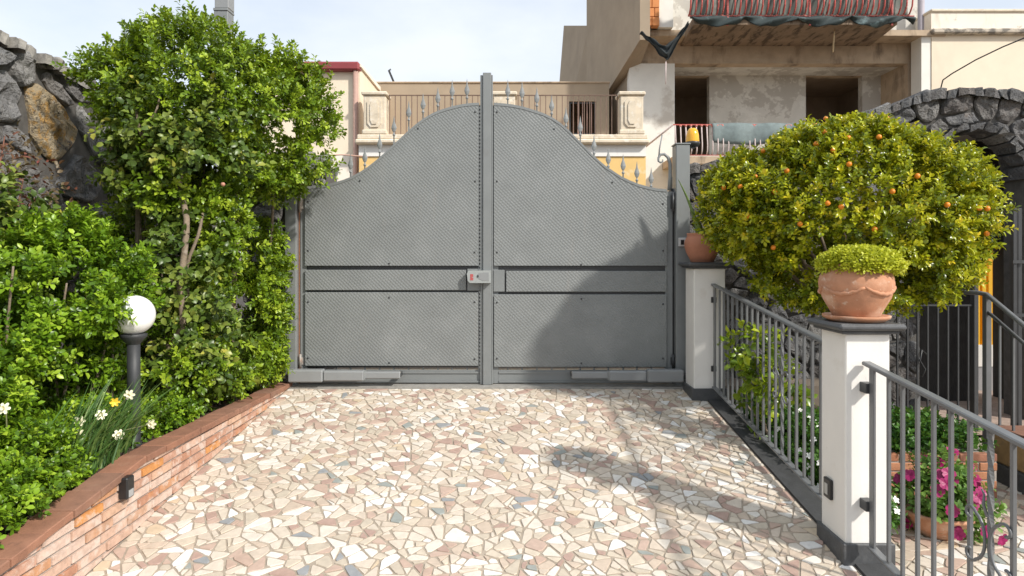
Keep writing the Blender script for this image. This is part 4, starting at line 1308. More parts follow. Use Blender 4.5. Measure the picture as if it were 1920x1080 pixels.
mt_trim = M('stone_trim', (.66, .57, .44), rough=.85, var=.15, scale=6, bump=.3, bscale=30, stains=(((.40, .33, .25), 6, .56, .70, .6), ((.78, .74, .66), 9, .55, .65, .6)))
mt_yellow = M('yellow_render', (.74, .50, .20), rough=.9, var=.1, scale=2, stains=(((.80, .70, .52), 3, .55, .66, .6),))
mt_maroon = M('maroon_gutter', (.26, .045, .05), rough=.5, var=.1)
mt_pipe = M('brown_pipe', (.42, .27, .22), rough=.6, var=.1)
mt_gpipe = M('grey_pipe', (.36, .33, .36), rough=.6, var=.1)
mt_redbar = M('red_rail_paint', (.46, .075, .06), rough=.55, var=.3, scale=20, stains=(((.62, .45, .40), 40, .55, .65, .5),))
mt_palebar = M('primed_bar', (.62, .52, .50), rough=.6, var=.2, scale=20)
mt_net = M('green_netting', (.022, .036, .037), rough=.75, var=.35, scale=9, bump=.3, stains=(((.15, .22, .23), 4, .57, .70, .75),))
mt_net2 = M('dark_netting', (.018, .024, .026), rough=.8, var=.4, scale=9, bump=.3)
mt_tarp = M('grey_tarp', (.105, .11, .095), rough=.7, var=.3, scale=5, stains=(((.09, .12, .10), 4, .5, .62, .7), ((.26, .25, .215), 3, .58, .68, .7),))
mt_hbrick = M('hollow_brick', (.62, .25, .09), rough=.85, var=.15, scale=8, bump=.2)
mt_darkroom = M('dark_interior', (.34, .26, .19), rough=.95, var=.2, scale=3)

# cream house on the left
D1 = 13.3
def X(px, d): return (px - 960) / F * d
def Z(py, d): return CAMZ - (py - 480) / F * d
ch = thing('cream_house', 'cream rendered house with dark red gutter behind the hedge', 'building', (-5, D1, 0))
MB().box(-5.2, X(675, D1), D1, 16.2, -.05, Z(128, D1)).build('wall', mt_cream, ch)
MB().prism([(D1 - .06, Z(127, D1) + .003), (16.2, Z(127, D1) + .003), (16.2, Z(127, D1) + .12), (D1 - .06, Z(127, D1) + .06)], 'x', X(675, D1) - .14, X(675, D1) + .04).build('parapet', mt_whiter, ch)
MB().bbox(-5.25, X(676, D1), D1 - .16, D1 + .1, Z(135, D1), Z(119, D1), .03).build('gutter', mt_maroon, ch)
m = MB(); m.tube([(X(668.5, D1), D1 - .07, Z(134, D1)), (X(668.5, D1), D1 - .07, .2)], .055, 10); m.build('drain_pipe', mt_pipe, ch)
MB().box(X(590, D1), X(676, D1), D1 - .05, D1 - .002, 0, Z(292, D1)).build('lower_wall', mt_whiter, ch)

# terrace with carved pilasters
D2 = 13.0
te = thing('terrace_house', 'low yellow house with a roof terrace and carved stone pilasters behind the gate', 'building', (-.4, D2, 0))
xa, xb = X(672, D2), X(1212, D2)
zc0 = Z(262, D2)
MB().box(xa, xb, D2 + .06, 15.4, -.05, zc0 - .33).build('wall', mt_yellow, te)
MB().box(xa, xb, D2 + .03, D2 + .3, zc0 - .33, zc0 - .10).build('frieze', mt_white, te)
MB().bbox(xa - .05, xb + .05, D2 - .12, D2 + .4, zc0 - .099, zc0, .03).build('cornice', mt_trim, te)
MB().bbox(xa - .02, xb + .02, D2 - .06, D2 + .35, zc0 + .001, zc0 + .10, .02).build('cornice', mt_trim, te)
MB().box(xa, xb, D2 + .35, 15.2, zc0 - .1, zc0 + .02).build('terrace_floor', mt_concrete, te)
for p0, p1 in ((682, 723), (925, 966), (1163, 1206)):
    a, b = X(p0, D2), X(p1, D2); zb, zt = zc0 + .10, Z(172, D2)
    m = MB(); m.bbox(a, b, D2 - .02, D2 + .36, zb, zt - .08, .015)
    pil = m.build('pilaster', mt_trim, te)
    MB().bbox(a - .04, b + .04, D2 - .06, D2 + .40, zt - .079, zt, .02).build('capital', mt_trim, pil)
    MB().bbox(a - .03, b + .03, D2 - .05, D2 + .39, zb + .001, zb + .10, .02).build('base', mt_trim, pil)
    w_ = b - a
    oct_ = lambda f, h0, h1: [(a + w_ * (.5 - f), h0 + .08), (a + w_ * (.5 - f * .55), h0), (a + w_ * (.5 + f * .55), h0), (a + w_ * (.5 + f), h0 + .08), (a + w_ * (.5 + f), h1 - .08), (a + w_ * (.5 + f * .55), h1), (a + w_ * (.5 - f * .55), h1), (a + w_ * (.5 - f), h1 - .08)]
    MB().prism(oct_(.32, zb + .15, zt - .13), 'y', D2 - .045, D2 - .021).build('panel_frame', mt_trim, pil)
    MB().prism(oct_(.18, zb + .21, zt - .19), 'y', D2 - .065, D2 - .046).build('carving', mt_trim, pil)
# terrace railing
tr_ = thing('terrace_railing', 'thin dark bar railing between the carved terrace pilasters', 'railing', (-.4, D2 + .1, zc0 + .1))
zt = Z(177, D2); zb = zc0 + .10
me = MB().box(-.008, .008, -.008, .008, 0, zt - zb).mesh('bar'); me.materials.append(M('rusty_bar', (.18, .12, .09), rough=.8, var=.2))
for (p0, p1) in ((724, 924), (967, 1162)):
    x = X(p0, D2) + .05
    while x < X(p1, D2):
        link('bar', me, None, tr_, (x, D2 + .12, zb)); x += .113
    MB().box(X(p0, D2), X(p1, D2), D2 + .105, D2 + .135, zt + .001, zt + .02).build('top_rail', me.materials[0], tr_)
# rear wall of the terrace, with the dark window
D3 = 15.2
zt3 = Z(156, D3)
wx0, wx1, wz0, wz1 = X(1067, D3), X(1118, D3), Z(252, D3), Z(190, D3)
bx_a, bx_b = X(700, D3), X(1142, D3)
m = MB(); m.box(bx_a, wx0, D3, D3 + .25, zc0 - .2, zt3); m.box(wx1, bx_b, D3, D3 + .25, zc0 - .2, zt3)
m.box(wx0, wx1, D3, D3 + .25, zc0 - .2, wz0); m.box(wx0, wx1, D3, D3 + .25, wz1, zt3)
bwall = m.build('rear_wall', mt_taupe, te)
m = MB(); m.box(bx_a, bx_b, D3 + 1.6, D3 + 1.8, zc0 - .2, zt3 - .02); m.box(bx_a, bx_b, D3 + .25, D3 + 1.6, zt3 - .12, zt3 - .02); m.box(bx_a, bx_a + .2, D3 + .25, D3 + 1.6, zc0 - .2, zt3 - .12); m.box(bx_b - .2, bx_b, D3 + .25, D3 + 1.6, zc0 - .2, zt3 - .12)
m.build('inner_room', mt_darkroom, te)
MB().bbox(bx_a - .02, bx_b + .02, D3 - .03, D3 + .28, zt3 + .001, zt3 + .035, .008).build('wall_coping', mt_concrete, te)
wn = MB()
for (a, b, c, d) in ((wx0, wx0 + .04, wz0, wz1), (wx1 - .04, wx1, wz0, wz1), (wx0 + .041, wx1 - .041, wz0, wz0 + .04), (wx0 + .041, wx1 - .041, wz1 - .04, wz1)): wn.box(a, b, D3 + .05, D3 + .10, c, d)
wn.build('window_frame', mt_dark, te)
for i in range(1, 6):
    x = wx0 + (wx1 - wx0) * i / 6
    MB().box(x - .008, x + .008, D3 + .03, D3 + .045, wz0, wz1).build('window_bar', mt_pipe, te)
an = MB(); an.tube([(X(743, 15.5), 15.5, Z(165, 15.5)), (X(729, 15.5), 15.5, Z(132, 15.5)), (X(733, 15.5), 15.5, Z(130, 15.5))], .025, 6)
tag(an.build('roof_pipe', mt_dark, None, org=(X(740, 15.5), 15.5, Z(165, 15.5))), 'short bent dark pipe sticking up from the terrace wall', 'pipe')

# unfinished concrete house on the right
D4 = 15.0
uh = thing('unfinished_house', 'unfinished taupe concrete house with open loggia and red-railed balcony', 'building', (6, D4, 0))
x0, xo0, xo1, x1 = 2.75, X(1265, D4), X(1702, D4), X(1736, D4)
zo0, zo1 = Z(292, D4), Z(119, D4)
zbm = Z(82, D4)
MB().box(x0, xo0, D4, D4 + .3, -.05, zo1).build('wall', mt_wplaster, uh)
MB().box(xo1, x1, D4, D4 + .3, -.05, zo1).build('wall', mt_concrete, uh)
MB().box(xo0, xo1, D4, D4 + .3, -.05, zo0).build('wall', mt_wplaster, uh)
MB().box(x0, x1, D4, D4 + .3, zo1, zbm).build('lintel_beam', mt_concrete, uh)
D5 = 16.1
MB().box(xo0 - .25, xo0, D4 + .3, D5 + .2, zo0, zo1 + .3).build('loggia_side', mt_gplaster, uh)
MB().box(xo1, xo1 + .25, D4 + .3, D5 + .2, zo0, zo1 + .3).build('loggia_side', mt_concrete, uh)
MB().box(xo0, xo1, D4 + .3, D5 + .2, zo1 + .02, zo1 + .3).build('loggia_ceiling', mt_gplaster, uh)
MB().box(xo0, xo1, D4 + .3, D5 + 4, zo0 - .2, zo0).build('loggia_floor', mt_concrete, uh)
p = [X(q, D5) for q in (1330, 1511, 1617)]
zh = Z(143, D5)
MB().box(p[0], p[1], D5, D5 + .2, zo0, zo1 + .019).build('plaster_panel', mt_gplaster, uh)
MB().box(p[2], xo1, D5, D5 + .2, zo0, zo1 + .019).build('plaster_panel', mt_gplaster, uh)
MB().box(xo0, p[0], D5, D5 + .2, zh, zo1 + .019).build('door_lintel', mt_concrete, uh)
MB().box(p[1], p[2], D5, D5 + .2, zh, zo1 + .019).build('door_lintel', mt_concrete, uh)
m = MB(); m.box(xo0 - .2, xo1 + .2, D5 + 2.5, D5 + 2.7, zo0, zo1 + .4); m.box(xo0 - .2, xo1 + .2, D5 + .201, D5 + 2.5, zo1 + .1, zo1 + .4)
m.box(xo0 - .4, xo0 - .2, D5 + .201, D5 + 2.7, zo0, zo1 + .4); m.box(xo1 + .2, xo1 + .4, D5 + .201, D5 + 2.7, zo0, zo1 + .4)
m.build('rooms', mt_darkroom, uh)
# upper storey and projecting side block
def prism8(par, name, mat, foot, zb_, zt_, top=None):
    n = len(foot); V = [(x, y, z) for (x, y), z in zip(foot, zb_)] + [(x, y, z) for (x, y), z in zip(top or foot, zt_)]
    m = MB(); m.face_block(V, [tuple(range(n - 1, -1, -1)), tuple(range(n, 2 * n))] + [(i, (i + 1) % n, n + (i + 1) % n, n + i) for i in range(n)])
    return m.build(name, mat, par)
prism8(uh, 'side_block', mt_taupe, [(2.80, 14.0), (3.02, 14.0), (3.02, 19), (2.04, 17.5)], [5.90, 5.90, 4.8, 4.75], [10, 10, 10, 10])
prism8(uh, 'rear_block', mt_taupe, [(2.10, 17.5), (2.6, 19.5), (2.2, 21), (1.20, 20.0)], [3.0] * 4, [Z(48, 17.5)] * 2 + [Z(48, 20)] * 2, [(2.10, 17.5), (2.6, 19.5), (2.5, 21), (1.62, 20.0)])
prism8(uh, 'side_wall', mt_taupe, [(2.745, 15.31), (2.9, 15.31), (2.9, 17.6), (2.3, 17.0)], [0] * 4, [6.2] * 4)
MB().box(2.81, x1 + .1, D4 - .55, D4 + .35, zbm + .001, zbm + .13).build('floor_slab', mt_concrete, uh)
MB().box(3.03, x1, D4 + .05, D4 + .35, zbm + .131, 10).build('upper_wall', mt_gplaster, uh)
# exposed hollow bricks at the upper corner
zz = zbm + .14
kk = 0
while zz < 7.6:
    for (a, b) in (((3.03, 3.16), (3.17, 3.27)) if kk % 2 else ((3.03, 3.10), (3.11, 3.27))):
        MB().bbox(a, b, 14.2, 14.4, zz, zz + .19, .008).build('hollow_brick', mt_hbrick, uh, org=(a, 14.2, zz))
    zz += .20; kk += 1
MB().box(3.28, 3.60, 14.3, 15.0, zbm + .14, 9).build('corner_plaster', mt_wplaster, uh)
# balcony
D6 = 13.6
bz = Z(46, D6)
xb0, xb1 = X(1300, D6), X(1700, D6)
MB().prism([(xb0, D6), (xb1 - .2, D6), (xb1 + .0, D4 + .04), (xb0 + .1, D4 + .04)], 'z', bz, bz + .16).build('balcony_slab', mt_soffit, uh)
br = thing('balcony_railing', 'red belly-barred balcony railing on the upper floor', 'railing', (6, D6, bz))
rb = MB()
pts = [(0, 0, .19), (0, -.06, .24), (0, -.13, .34), (0, -.15, .48), (0, -.11, .66), (0, -.03, .86), (0, 0, 1.05)]
rb.tube(pts, .017, 5); rbm = rb.mesh('bar'); rbm.materials.append(mt_redbar)
kn = MB().lathe([(.001, .165), (.022, .178), (.03, .195), (.022, .215), (.001, .225)], 0, 0, 6)
knm = kn.mesh('knob'); knm.materials.append(M('worn_red', (.58, .20, .16), rough=.6, var=.3, scale=40))
xx = X(1292, D6); n_ = 0
while xx < X(1712, D6):
    if n_ % 15 == 7:
        MB().box(xx - .018, xx + .018, D6 - .02, D6 + .016, bz - .02, bz + 1.05).build('post', mt_redbar, br)
    else:
        o = link('bar', rbm, None, br, (xx, D6, bz))
    link('knob', knm, None, br, (xx, D6 - .004, bz)); xx += .1165; n_ += 1
MB().box(X(1290, D6), X(1714, D6), D6 - .012, D6 + .012, bz + .17, bz + .19).build('bottom_rail', mt_redbar, br)
MB().box(X(1290, D6), X(1714, D6), D6 - .02, D6 + .02, bz + 1.05, bz + 1.07).build('handrail', mt_redbar, br)
def cloth(name, mat, f, nu, nv, label, cat, org, th=.004):
    m = MB(); V = [f(i / nu, j / nv) for j in range(nv + 1) for i in range(nu + 1)]
    Fs = [(j * (nu + 1) + i, j * (nu + 1) + i + 1, (j + 1) * (nu + 1) + i + 1, (j + 1) * (nu + 1) + i) for j in range(nv) for i in range(nu)]
    m.face_block(V, Fs, True)
    o = m.build(name, mat, None, org=org)
    md = o.modifiers.new('thick', 'SOLIDIFY'); md.thickness = th
    return tag(o, label, cat)
def f1(u, v):
    x = X(1296, D6) + (X(1706, D6) - X(1296, D6)) * u
    return (x, D6 + .09 + .03 * math.sin(u * 60) + .02 * mnoise.noise(Vector((u * 30, v * 4, 1))), bz + .16 + v * .95)
cloth('tarpaulin', mt_tarp, f1, 120, 8, 'grey-green tarpaulin stretched behind the red balcony bars', 'tarpaulin', (6, D6 + .1, bz + .2))
def f2(u, v):
    x = X(1296, D6) + (X(1712, D6) - X(1296, D6)) * u
    sag = .05 + .20 * abs(math.sin(u * 4.2 * math.pi)) ** .8 * (.6 + .5 * mnoise.noise(Vector((u * 6, 2, 0))) + .3)
    return (x, D6 - .02 - .05 * math.sin(v * 3) + .03 * math.sin(u * 40 + v * 5), bz + .17 - sag * v + .015 * math.sin(u * 70 + v * 3) * v)
cloth('netting', mt_net, f2, 140, 8, 'dark green netting hanging in folds below the red balcony', 'netting', (6, D6, bz))
def f3(u, v):
    a = Vector((X(1202, 13.8), 13.85, Z(58, 13.8))); b = Vector((X(1290, D6), D6, Z(40, D6)))
    p_ = a.lerp(b, u)
    tri = 1 - abs(2 * u - 1.08) if u < .54 else (1 - u) / .46
    tri = max(0, min(1, tri))
    sag = .60 * tri ** .8
    w2 = .05 + .30 * tri ** 1.3 + .04 * mnoise.noise(Vector((u * 9, 0, 0)))
    return (p_.x + .02 * math.sin(v * 9), p_.y - .10 * math.sin(v * 3.1) * tri + .05 * math.sin(v * 14 + u * 5), p_.z - sag * .72 - w2 * v + .02 * math.sin(u * 24 + v * 8))
net3 = cloth('netting', mt_net2, f3, 30, 10, 'dark netting slung from the house corner to the balcony end', 'netting', (3, 13.8, 6))
m = MB(); m.tube([(X(1249, 13.7), 13.72, Z(115, 13.7)), (X(1248, 13.7), 13.7, Z(158, 13.7))], .012, 5)
m.build('hanging_cord', mt_palebar, net3)
m = MB(); m.tube([(X(1565, 13.9), 13.9, bz + .005), (X(1564, 13.9), 13.9, Z(66, 13.9)), (X(1561, 13.9), 13.88, Z(98, 13.9))], .018, 5)
tag(m.build('hanging_strap', M('tan_strap', (.55, .42, .25), rough=.8, var=.1), None, org=(7, 13.9, 6)), 'tan strap hanging below the balcony slab', 'strap')

# lower balcony with primed bars and netting
D7 = 14.0
lbz = Z(293, D7)
MB().box(X(1262, D7), X(1690, D7), D7, D4 - .002, lbz - .16, lbz).build('lower_balcony_slab', mt_concrete, uh)
lb = thing('balcony_railing', 'pale primed bar railing on the lower balcony behind the beacon', 'railing', (5, D7, lbz))
m = MB(); m.tube([(0, 0, .03), (0, -.05, .12), (0, -.06, .25), (0, -.02, .5), (0, 0, .68)], .014, 5); pbm = m.mesh('bar'); pbm.materials.append(mt_palebar)
xx = X(1266, D7)
while xx < X(1560, D7):
    link('bar', pbm, None, lb, (xx, D7, lbz)); xx += .115
    link('knob', knm, None, lb, (xx, D7 - .004, lbz + .47))
MB().box(X(1262, D7), X(1690, D7), D7 - .015, D7 + .015, lbz + .68, lbz + .70).build('handrail', mt_redbar, lb)
MB().box(X(1262, D7), X(1690, D7), D7 - .012, D7 + .012, lbz + .015, lbz + .03).build('bottom_rail', mt_redbar, lb)
m = MB(); m.tube([(X(1262, D7), D7, lbz + .69), (X(1215, D7), D7 + .8, lbz + .25)], .02, 6); m.build('side_rail', mt_palebar, lb)
def f4(u, v):
    x = X(1335, D7) + (X(1690, D7) - X(1335, D7)) * u
    return (x, D7 - .03 - .05 * math.sin(v * 2.8) + .03 * math.sin(u * 35), lbz + .72 - (.42 + .06 * math.sin(u * 9)) * v)
cloth('netting', M('pale_net', (.16, .20, .20), rough=.8, var=.3, scale=6), f4, 70, 6, 'grey-green netting draped over the lower balcony rail above the orange tree', 'netting', (6, D7, lbz))

# white house at far right
D8 = 14.5
wh = thing('white_house', 'pale cream house with weathered parapet at the upper right edge', 'building', (11, D8, 0))
zw = Z(66, D8)
MB().box(X(1747, D8), 16, D8, 20, -.05, zw).build('wall', mt_cream, wh)
MB().bbox(X(1742, D8), 16, D8 - .14, 20, zw + .001, zw + .12, .03).build('cornice', M('weathered_cornice', (.50, .44, .36), rough=.95, var=.3, scale=8, bump=.6, bscale=20, stains=(((.12, .11, .10), 5, .48, .58, .8),)), wh)
MB().box(X(1745, D8), 16, D8 - .02, 20, zw + .121, Z(24, D8)).build('parapet', mt_whiter, wh)
MB().bbox(X(1743, D8), 16, D8 - .06, 20, Z(24, D8) + .001, Z(18, D8), .02).build('parapet_coping', mt_trim, wh)
MB().box(X(1747, D8) - .001 - .22, X(1747, D8) - .002, D8 + .02, D8 + .4, 0, zw - .004).build('side_pier', mt_wplaster, wh)
dp = MB(); dp.tube([(X(1727, 14.8), 14.8, 8.6), (X(1727, 14.8), 14.8, 0)], .07, 10)
tag(dp.build('drain_pipe', mt_gpipe, None, org=(X(1727, 14.8), 14.8, 0)), 'tall grey drain pipe between the unfinished house and the white house', 'drain pipe')
cb = MB(); cb.tube([at(1764, 215, 14.4), at(1764, 165, 14.4), at(1768, 150, 14.3), at(1785, 138, 14.2), at(1830, 112, 13.9), at(1880, 88, 13.6), at(1960, 55, 13.2), at(2100, 0, 12.5)], .016, 6)
tag(cb.build('power_cable', mt_black, None, org=at(1764, 165, 14.4)), 'black cable sagging up from the white house wall to the right edge', 'cable')
cb = MB(); cb.tube([at(500, 288, 11.7), at(590, 293, 11.8), at(640, 290, 11.9), at(690, 294, 12.3)], .014, 6)
tag(cb.build('power_cable', mt_pipe, None, org=at(590, 293, 11.8)), 'thin cable crossing the cream house wall above the gate hinge side', 'cable')
# tall flue behind the hedge
fp = thing('metal_flue', 'tall square grey metal flue rising behind the hedge top', 'flue', (X(413, 9), 9, 0))
MB().bbox(X(400.5, 9), X(427, 9), 9, 9.2, 0, 4.62, .008).build('shaft', mt_gate, fp)
MB().bbox(X(400, 9), X(427.5, 9), 8.99, 9.21, 4.621, 4.66, .004).build('joint_band', mt_gate, fp)
MB().bbox(X(402, 9), X(428, 9), 9.002, 9.2, 4.661, 5.6, .008).build('shaft', mt_motor, fp)

# ================================================================== PLANTS
lm_hedge = leafmat('hedge_leaf', [(0, (.026, .055, .006)), (.3, (.085, .155, .010)), (.65, (.215, .33, .018)), (1, (.43, .53, .045))], .36, .24, (.45, .55, .03))
lm_dull = leafmat('rose_leaf', [(0, (.03, .06, .012)), (.5, (.10, .16, .025)), (.85, (.23, .28, .05)), (1, (.40, .37, .06))], .36, .18, (.25, .35, .05))
lm_shrub = leafmat('shrub_leaf', [(0, (.024, .055, .006)), (.35, (.09, .18, .010)), (.75, (.225, .37, .02)), (1, (.42, .55, .05))], .34, .22, (.42, .60, .04))
lm_orange = leafmat('orange_leaf', [(0, (.035, .065, .006)), (.25, (.12, .17, .010)), (.55, (.32, .37, .014)), (.82, (.53, .52, .02)), (1, (.68, .53, .03))], .26, .24, (.6, .58, .03))
lm_redl = leafmat('red_leaf', [(0, (.07, .06, .03)), (.5, (.14, .10, .05)), (1, (.22, .06, .05))], .45, .2, (.3, .15, .05))
lm_blade = leafmat('daffodil_blade', [(0, (.05, .12, .03)), (.6, (.10, .20, .05)), (1, (.20, .28, .08))], .45, .25)

def plant(name, label, cat, loc, group=None): return thing(name, label, cat, loc, group)

# --- big hedge climbing over the wall by the gate
hl = (-2.45, 4.9, .05)
hd = plant('hedge_tree', 'tall dense green hedge with bare stems beside the left gate post', 'hedge', hl)
lim = lambda y, z: ((-2.0 if y > 5.3 else -2.06) if z < 1.72 else -1.2)
HO = [(-2.72, 4.65, 1.36, .22, .55, .32), (-2.62, 4.45, .62, .16, .4, .3)]
E_h = [(-2.40, 5.0, 2.37, .70, .60, .54), (-2.70, 4.95, 2.12, .28, .40, .34), (-1.93, 5.40, 2.27, .40, .38, .60), (-2.20, 5.25, 1.45, .34, .55, .80), (-2.24, 5.15, .60, .30, .62, .52),
       (-2.75, 5.25, 1.35, .45, .40, .8), (-2.50, 4.62, .35, .38, .40, .32), (-2.52, 4.75, 1.80, .38, .36, .36), (-1.85, 5.45, 2.60, .20, .25, .22), (-2.16, 5.5, 1.0, .24, .2, .95, .8), (-3.05, 4.95, 2.58, .26, .22, .13, .09), (-2.7, 5.1, 2.6, .2, .2, .16, .10), (-2.9, 4.95, 2.35, .2, .25, .2, .12), (-2.22, 5.0, 1.2, .22, .35, .6), (-2.55, 5.0, 2.72, .45, .4, .26)]
P, Nn = sprigs(E_h, 7600, 101, shell=.2, lump=.30, lf=3.4, gap=-.13, gf=3.6, inner=.62, zmin=.06, xmax=lim, holes=HO)
link('crown', foliage(P, Nn, 101, 14, .037, .0118, .11, .35, .65, org=hl, name='crown'), lm_hedge, hd, hl)
P, Nn = sprigs([(-2.40, 4.75, 1.9, .52, .38, .5), (-2.45, 4.72, 1.0, .40, .30, .60), (-2.35, 4.75, .45, .38, .35, .4), (-2.52, 4.62, 2.1, .36, .25, .28)], 850, 111, shell=.2, lump=.3, gap=-.05, gf=3, inner=.5, zmin=.08, xmax=lim, holes=HO)
link('rose_foliage', foliage(P, Nn, 111, 8, .052, .020, .14, .1, .8, org=hl, name='rose_foliage', droop=.25), lm_dull, hd, hl)
def branch(par, pts, r0, r1, mat=mt_bark, name='branch'):
    n = len(pts); m = MB()
    # smooth the polyline a little
    q = []
    for i in range(n - 1):
        for t in (0, .33, .66):
            a = Vector(pts[max(i - 1, 0)]); b = Vector(pts[i]); c = Vector(pts[i + 1]); d = Vector(pts[min(i + 2, n - 1)])
            q.append(.5 * ((2 * b) + (c - a) * t + (2 * a - 5 * b + 4 * c - d) * t * t + (-a + 3 * b - 3 * c + d) * t ** 3))
    q.append(Vector(pts[-1]))
    m.tube(q, [r0 + (r1 - r0) * i / (len(q) - 1) for i in range(len(q))], 8)
    return m.build(name, mat, par)
branch(hd, [at(318, 700, 4.55) + Vector((0, 0, -.25)), at(312, 670, 4.5), at(328, 635, 4.48), at(343, 600, 4.46), at(338, 540, 4.46), at(345, 480, 4.48), at(350, 410, 4.5), at(338, 350, 4.6), at(352, 280, 4.75)], .030, .018, name='trunk')
branch(hd, [at(352, 640, 4.6), at(352, 560, 4.58), at(350, 500, 4.55), at(372, 440, 4.55), at(380, 400, 4.6)], .016, .010)
branch(hd, [at(258, 520, 4.9) + Vector((0, 0, -1.4)), at(258, 520, 4.9), at(258, 350, 4.75), at(235, 322, 4.65), at(212, 290, 4.55), at(200, 262, 4.55)], .024, .012, name='trunk')
branch(hd, [at(258, 352, 4.75), at(280, 330, 4.6), at(285, 300, 4.5), at(262, 245, 4.45), at(256, 205, 4.45)], .018, .009)
branch(hd, [at(285, 300, 4.5), at(268, 240, 4.42), at(290, 215, 4.4), at(300, 180, 4.4)], .010, .006)
branch(hd, [at(440, 780, 5.0), at(435, 600, 5.3), at(445, 400, 5.3), at(420, 250, 5.2)], .03, .016, name='trunk')
branch(hd, [at(490, 690, 5.5), at(500, 640, 5.6), at(505, 520, 5.65), at(515, 330, 5.65)], .02, .012)
# bare dark stems filling the gap around the trunk
rng = random.Random(61)
for i in range(22):
    a = at(rng.uniform(240, 420), 760, rng.uniform(4.8, 5.2)); b = at(rng.uniform(230, 430), rng.uniform(300, 420), rng.uniform(4.8, 5.2))
    mid = a.lerp(b, .5) + Vector((rng.uniform(-.08, .08), rng.uniform(-.08, .08), 0))
    branch(hd, [a, mid, b], rng.uniform(.006, .012), .004)
hip = MB().lathe([(.001, -.014), (.014, -.006), (.016, .004), (.009, .014), (.001, .012)], 0, 0, 8).mesh('faded_bloom'); hip.materials.append(M('salmon_petal', (.45, .22, .15), rough=.7, var=.2, scale=50))
for (px, py, d) in ((418, 346, 4.45),):
    link('faded_bloom', hip, None, hd, at(px, py, d))

# --- front shrub
sl2 = (-2.65, 3.7, .05)
fs = plant('leafy_shrub', 'bright green shrub in the left foreground in front of the globe lamp', 'shrub', sl2)
E_f = [(-2.74, 3.95, .98, .42, .50, .42), (-2.80, 3.75, .55, .42, .50, .45), (-2.70, 3.30, .34, .24, .36, .36), (-2.72, 3.0, .28, .34, .36, .36), (-2.35, 3.68, .84, .08, .09, .15)]
limf = lambda y, z: (-2.12 if z > .62 else -2.42)
P, Nn = sprigs(E_f, 3500, 201, shell=.25, lump=.34, gap=-.03, gf=4.2, inner=.6, zmin=.02, xmax=limf)
link('crown', foliage(P, Nn, 201, 14, .034, .0118, .10, .4, .6, org=sl2, name='crown'), lm_shrub, fs, sl2)
rng = random.Random(5)
for i in range(16):
    a = Vector((rng.uniform(-2.9, -2.45), rng.uniform(3.2, 4.0), .03)); b = a + Vector((rng.uniform(-.25, .25), rng.uniform(-.2, .2), rng.uniform(.5, 1.1)))
    branch(fs, [a, a.lerp(b, .5) + Vector((rng.uniform(-.06, .06), 0, 0)), b], .012, .005, name='stem')
fl3 = (-2.28, 2.85, -.02)
f3_ = plant('box_shrub', 'small light green clipped shrub spilling over the planter cap at lower left', 'shrub', fl3)
P, Nn = sprigs([(-2.26, 2.82, .08, .20, .26, .16), (-2.32, 3.1, .14, .2, .25, .2), (-2.32, 2.5, .06, .24, .25, .2), (-2.42, 3.7, .16, .16, .3, .16), (-2.30, 4.25, .12, .16, .25, .10)], 1900, 211, shell=.25, lump=.3, zmin=-.02, xmax=lambda y, z: (-2.02 if z > captop(y) + .02 else -2.16))
link('crown', foliage(P, Nn, 211, 11, .026, .0095, .06, .4, .6, org=fl3, name='crown'), lm_shrub, f3_, fl3)
branch(f3_, [(-2.4, 2.8, -.08), (-2.38, 2.8, .02), (-2.4, 2.82, .14)], .012, .006, name='stem')

# --- rose on the lava wall
rl = (-3.35, 4.0, .1)
rs = plant('rose_bush', 'dull reddish-leaved rose climbing the lava wall at the left edge', 'shrub', rl)
P, Nn = sprigs([(-3.28, 4.15, 1.35, .22, .32, .38), (-3.2, 3.95, .85, .25, .3, .4)], 420, 221, shell=.35, lump=.3, gap=-.1, gf=3)
link('crown', foliage(P, Nn, 221, 8, .05, .02, .13, .1, .8, org=rl, name='crown', droop=.25), lm_dull, rs, rl)
P, Nn = sprigs([(-3.34, 4.28, 1.80, .13, .20, .16), (-3.25, 4.5, 1.62, .12, .15, .14)], 60, 223, shell=.5, lump=.3)
link('young_shoots', foliage(P, Nn, 223, 6, .04, .012, .12, .3, .8, org=rl, name='young_shoots'), lm_redl, rs, rl, 'stuff')
rng = random.Random(15)
for i in range(9):
    a = Vector((-3.3 + rng.uniform(-.1, .1), 4.0 + rng.uniform(-.2, .2), .1)); b = Vector((-3.35 + rng.uniform(-.1, .15), 4.25 + rng.uniform(-.2, .25), rng.uniform(1.3, 1.95)))
    branch(rs, [a, a.lerp(b, .5) + Vector((rng.uniform(-.05, .1), 0, 0)), b], .010, .003, M('red_cane', (.20, .08, .05), rough=.6, var=.2) if i == 0 else bpy.data.materials['red_cane'], name='cane')

# --- globe lamp
lx, ly = -2.27, 3.84
lamp = thing('globe_lamp', 'white globe garden lamp on a dark post in the planter', 'lamp', (lx, ly, .03))
MB().lathe([(.045, -.02), (.045, .05), (.038, .06), (.036, .40), (.036, .64), (.001, .64)], lx, ly, 18).build('post', mt_pole, lamp)
MB().lathe([(.036, .641), (.05, .66), (.072, .685), (.074, .702), (.06, .706), (.001, .706)], lx, ly, 22).build('collar', mt_pole, lamp)
gpr = [(max(.001, .118 * math.sin(math.pi * i / 20)), .816 - .118 * math.cos(math.pi * i / 20)) for i in range(21)]
MB().lathe(gpr, lx, ly, 32).build('globe', mt_globe, lamp)

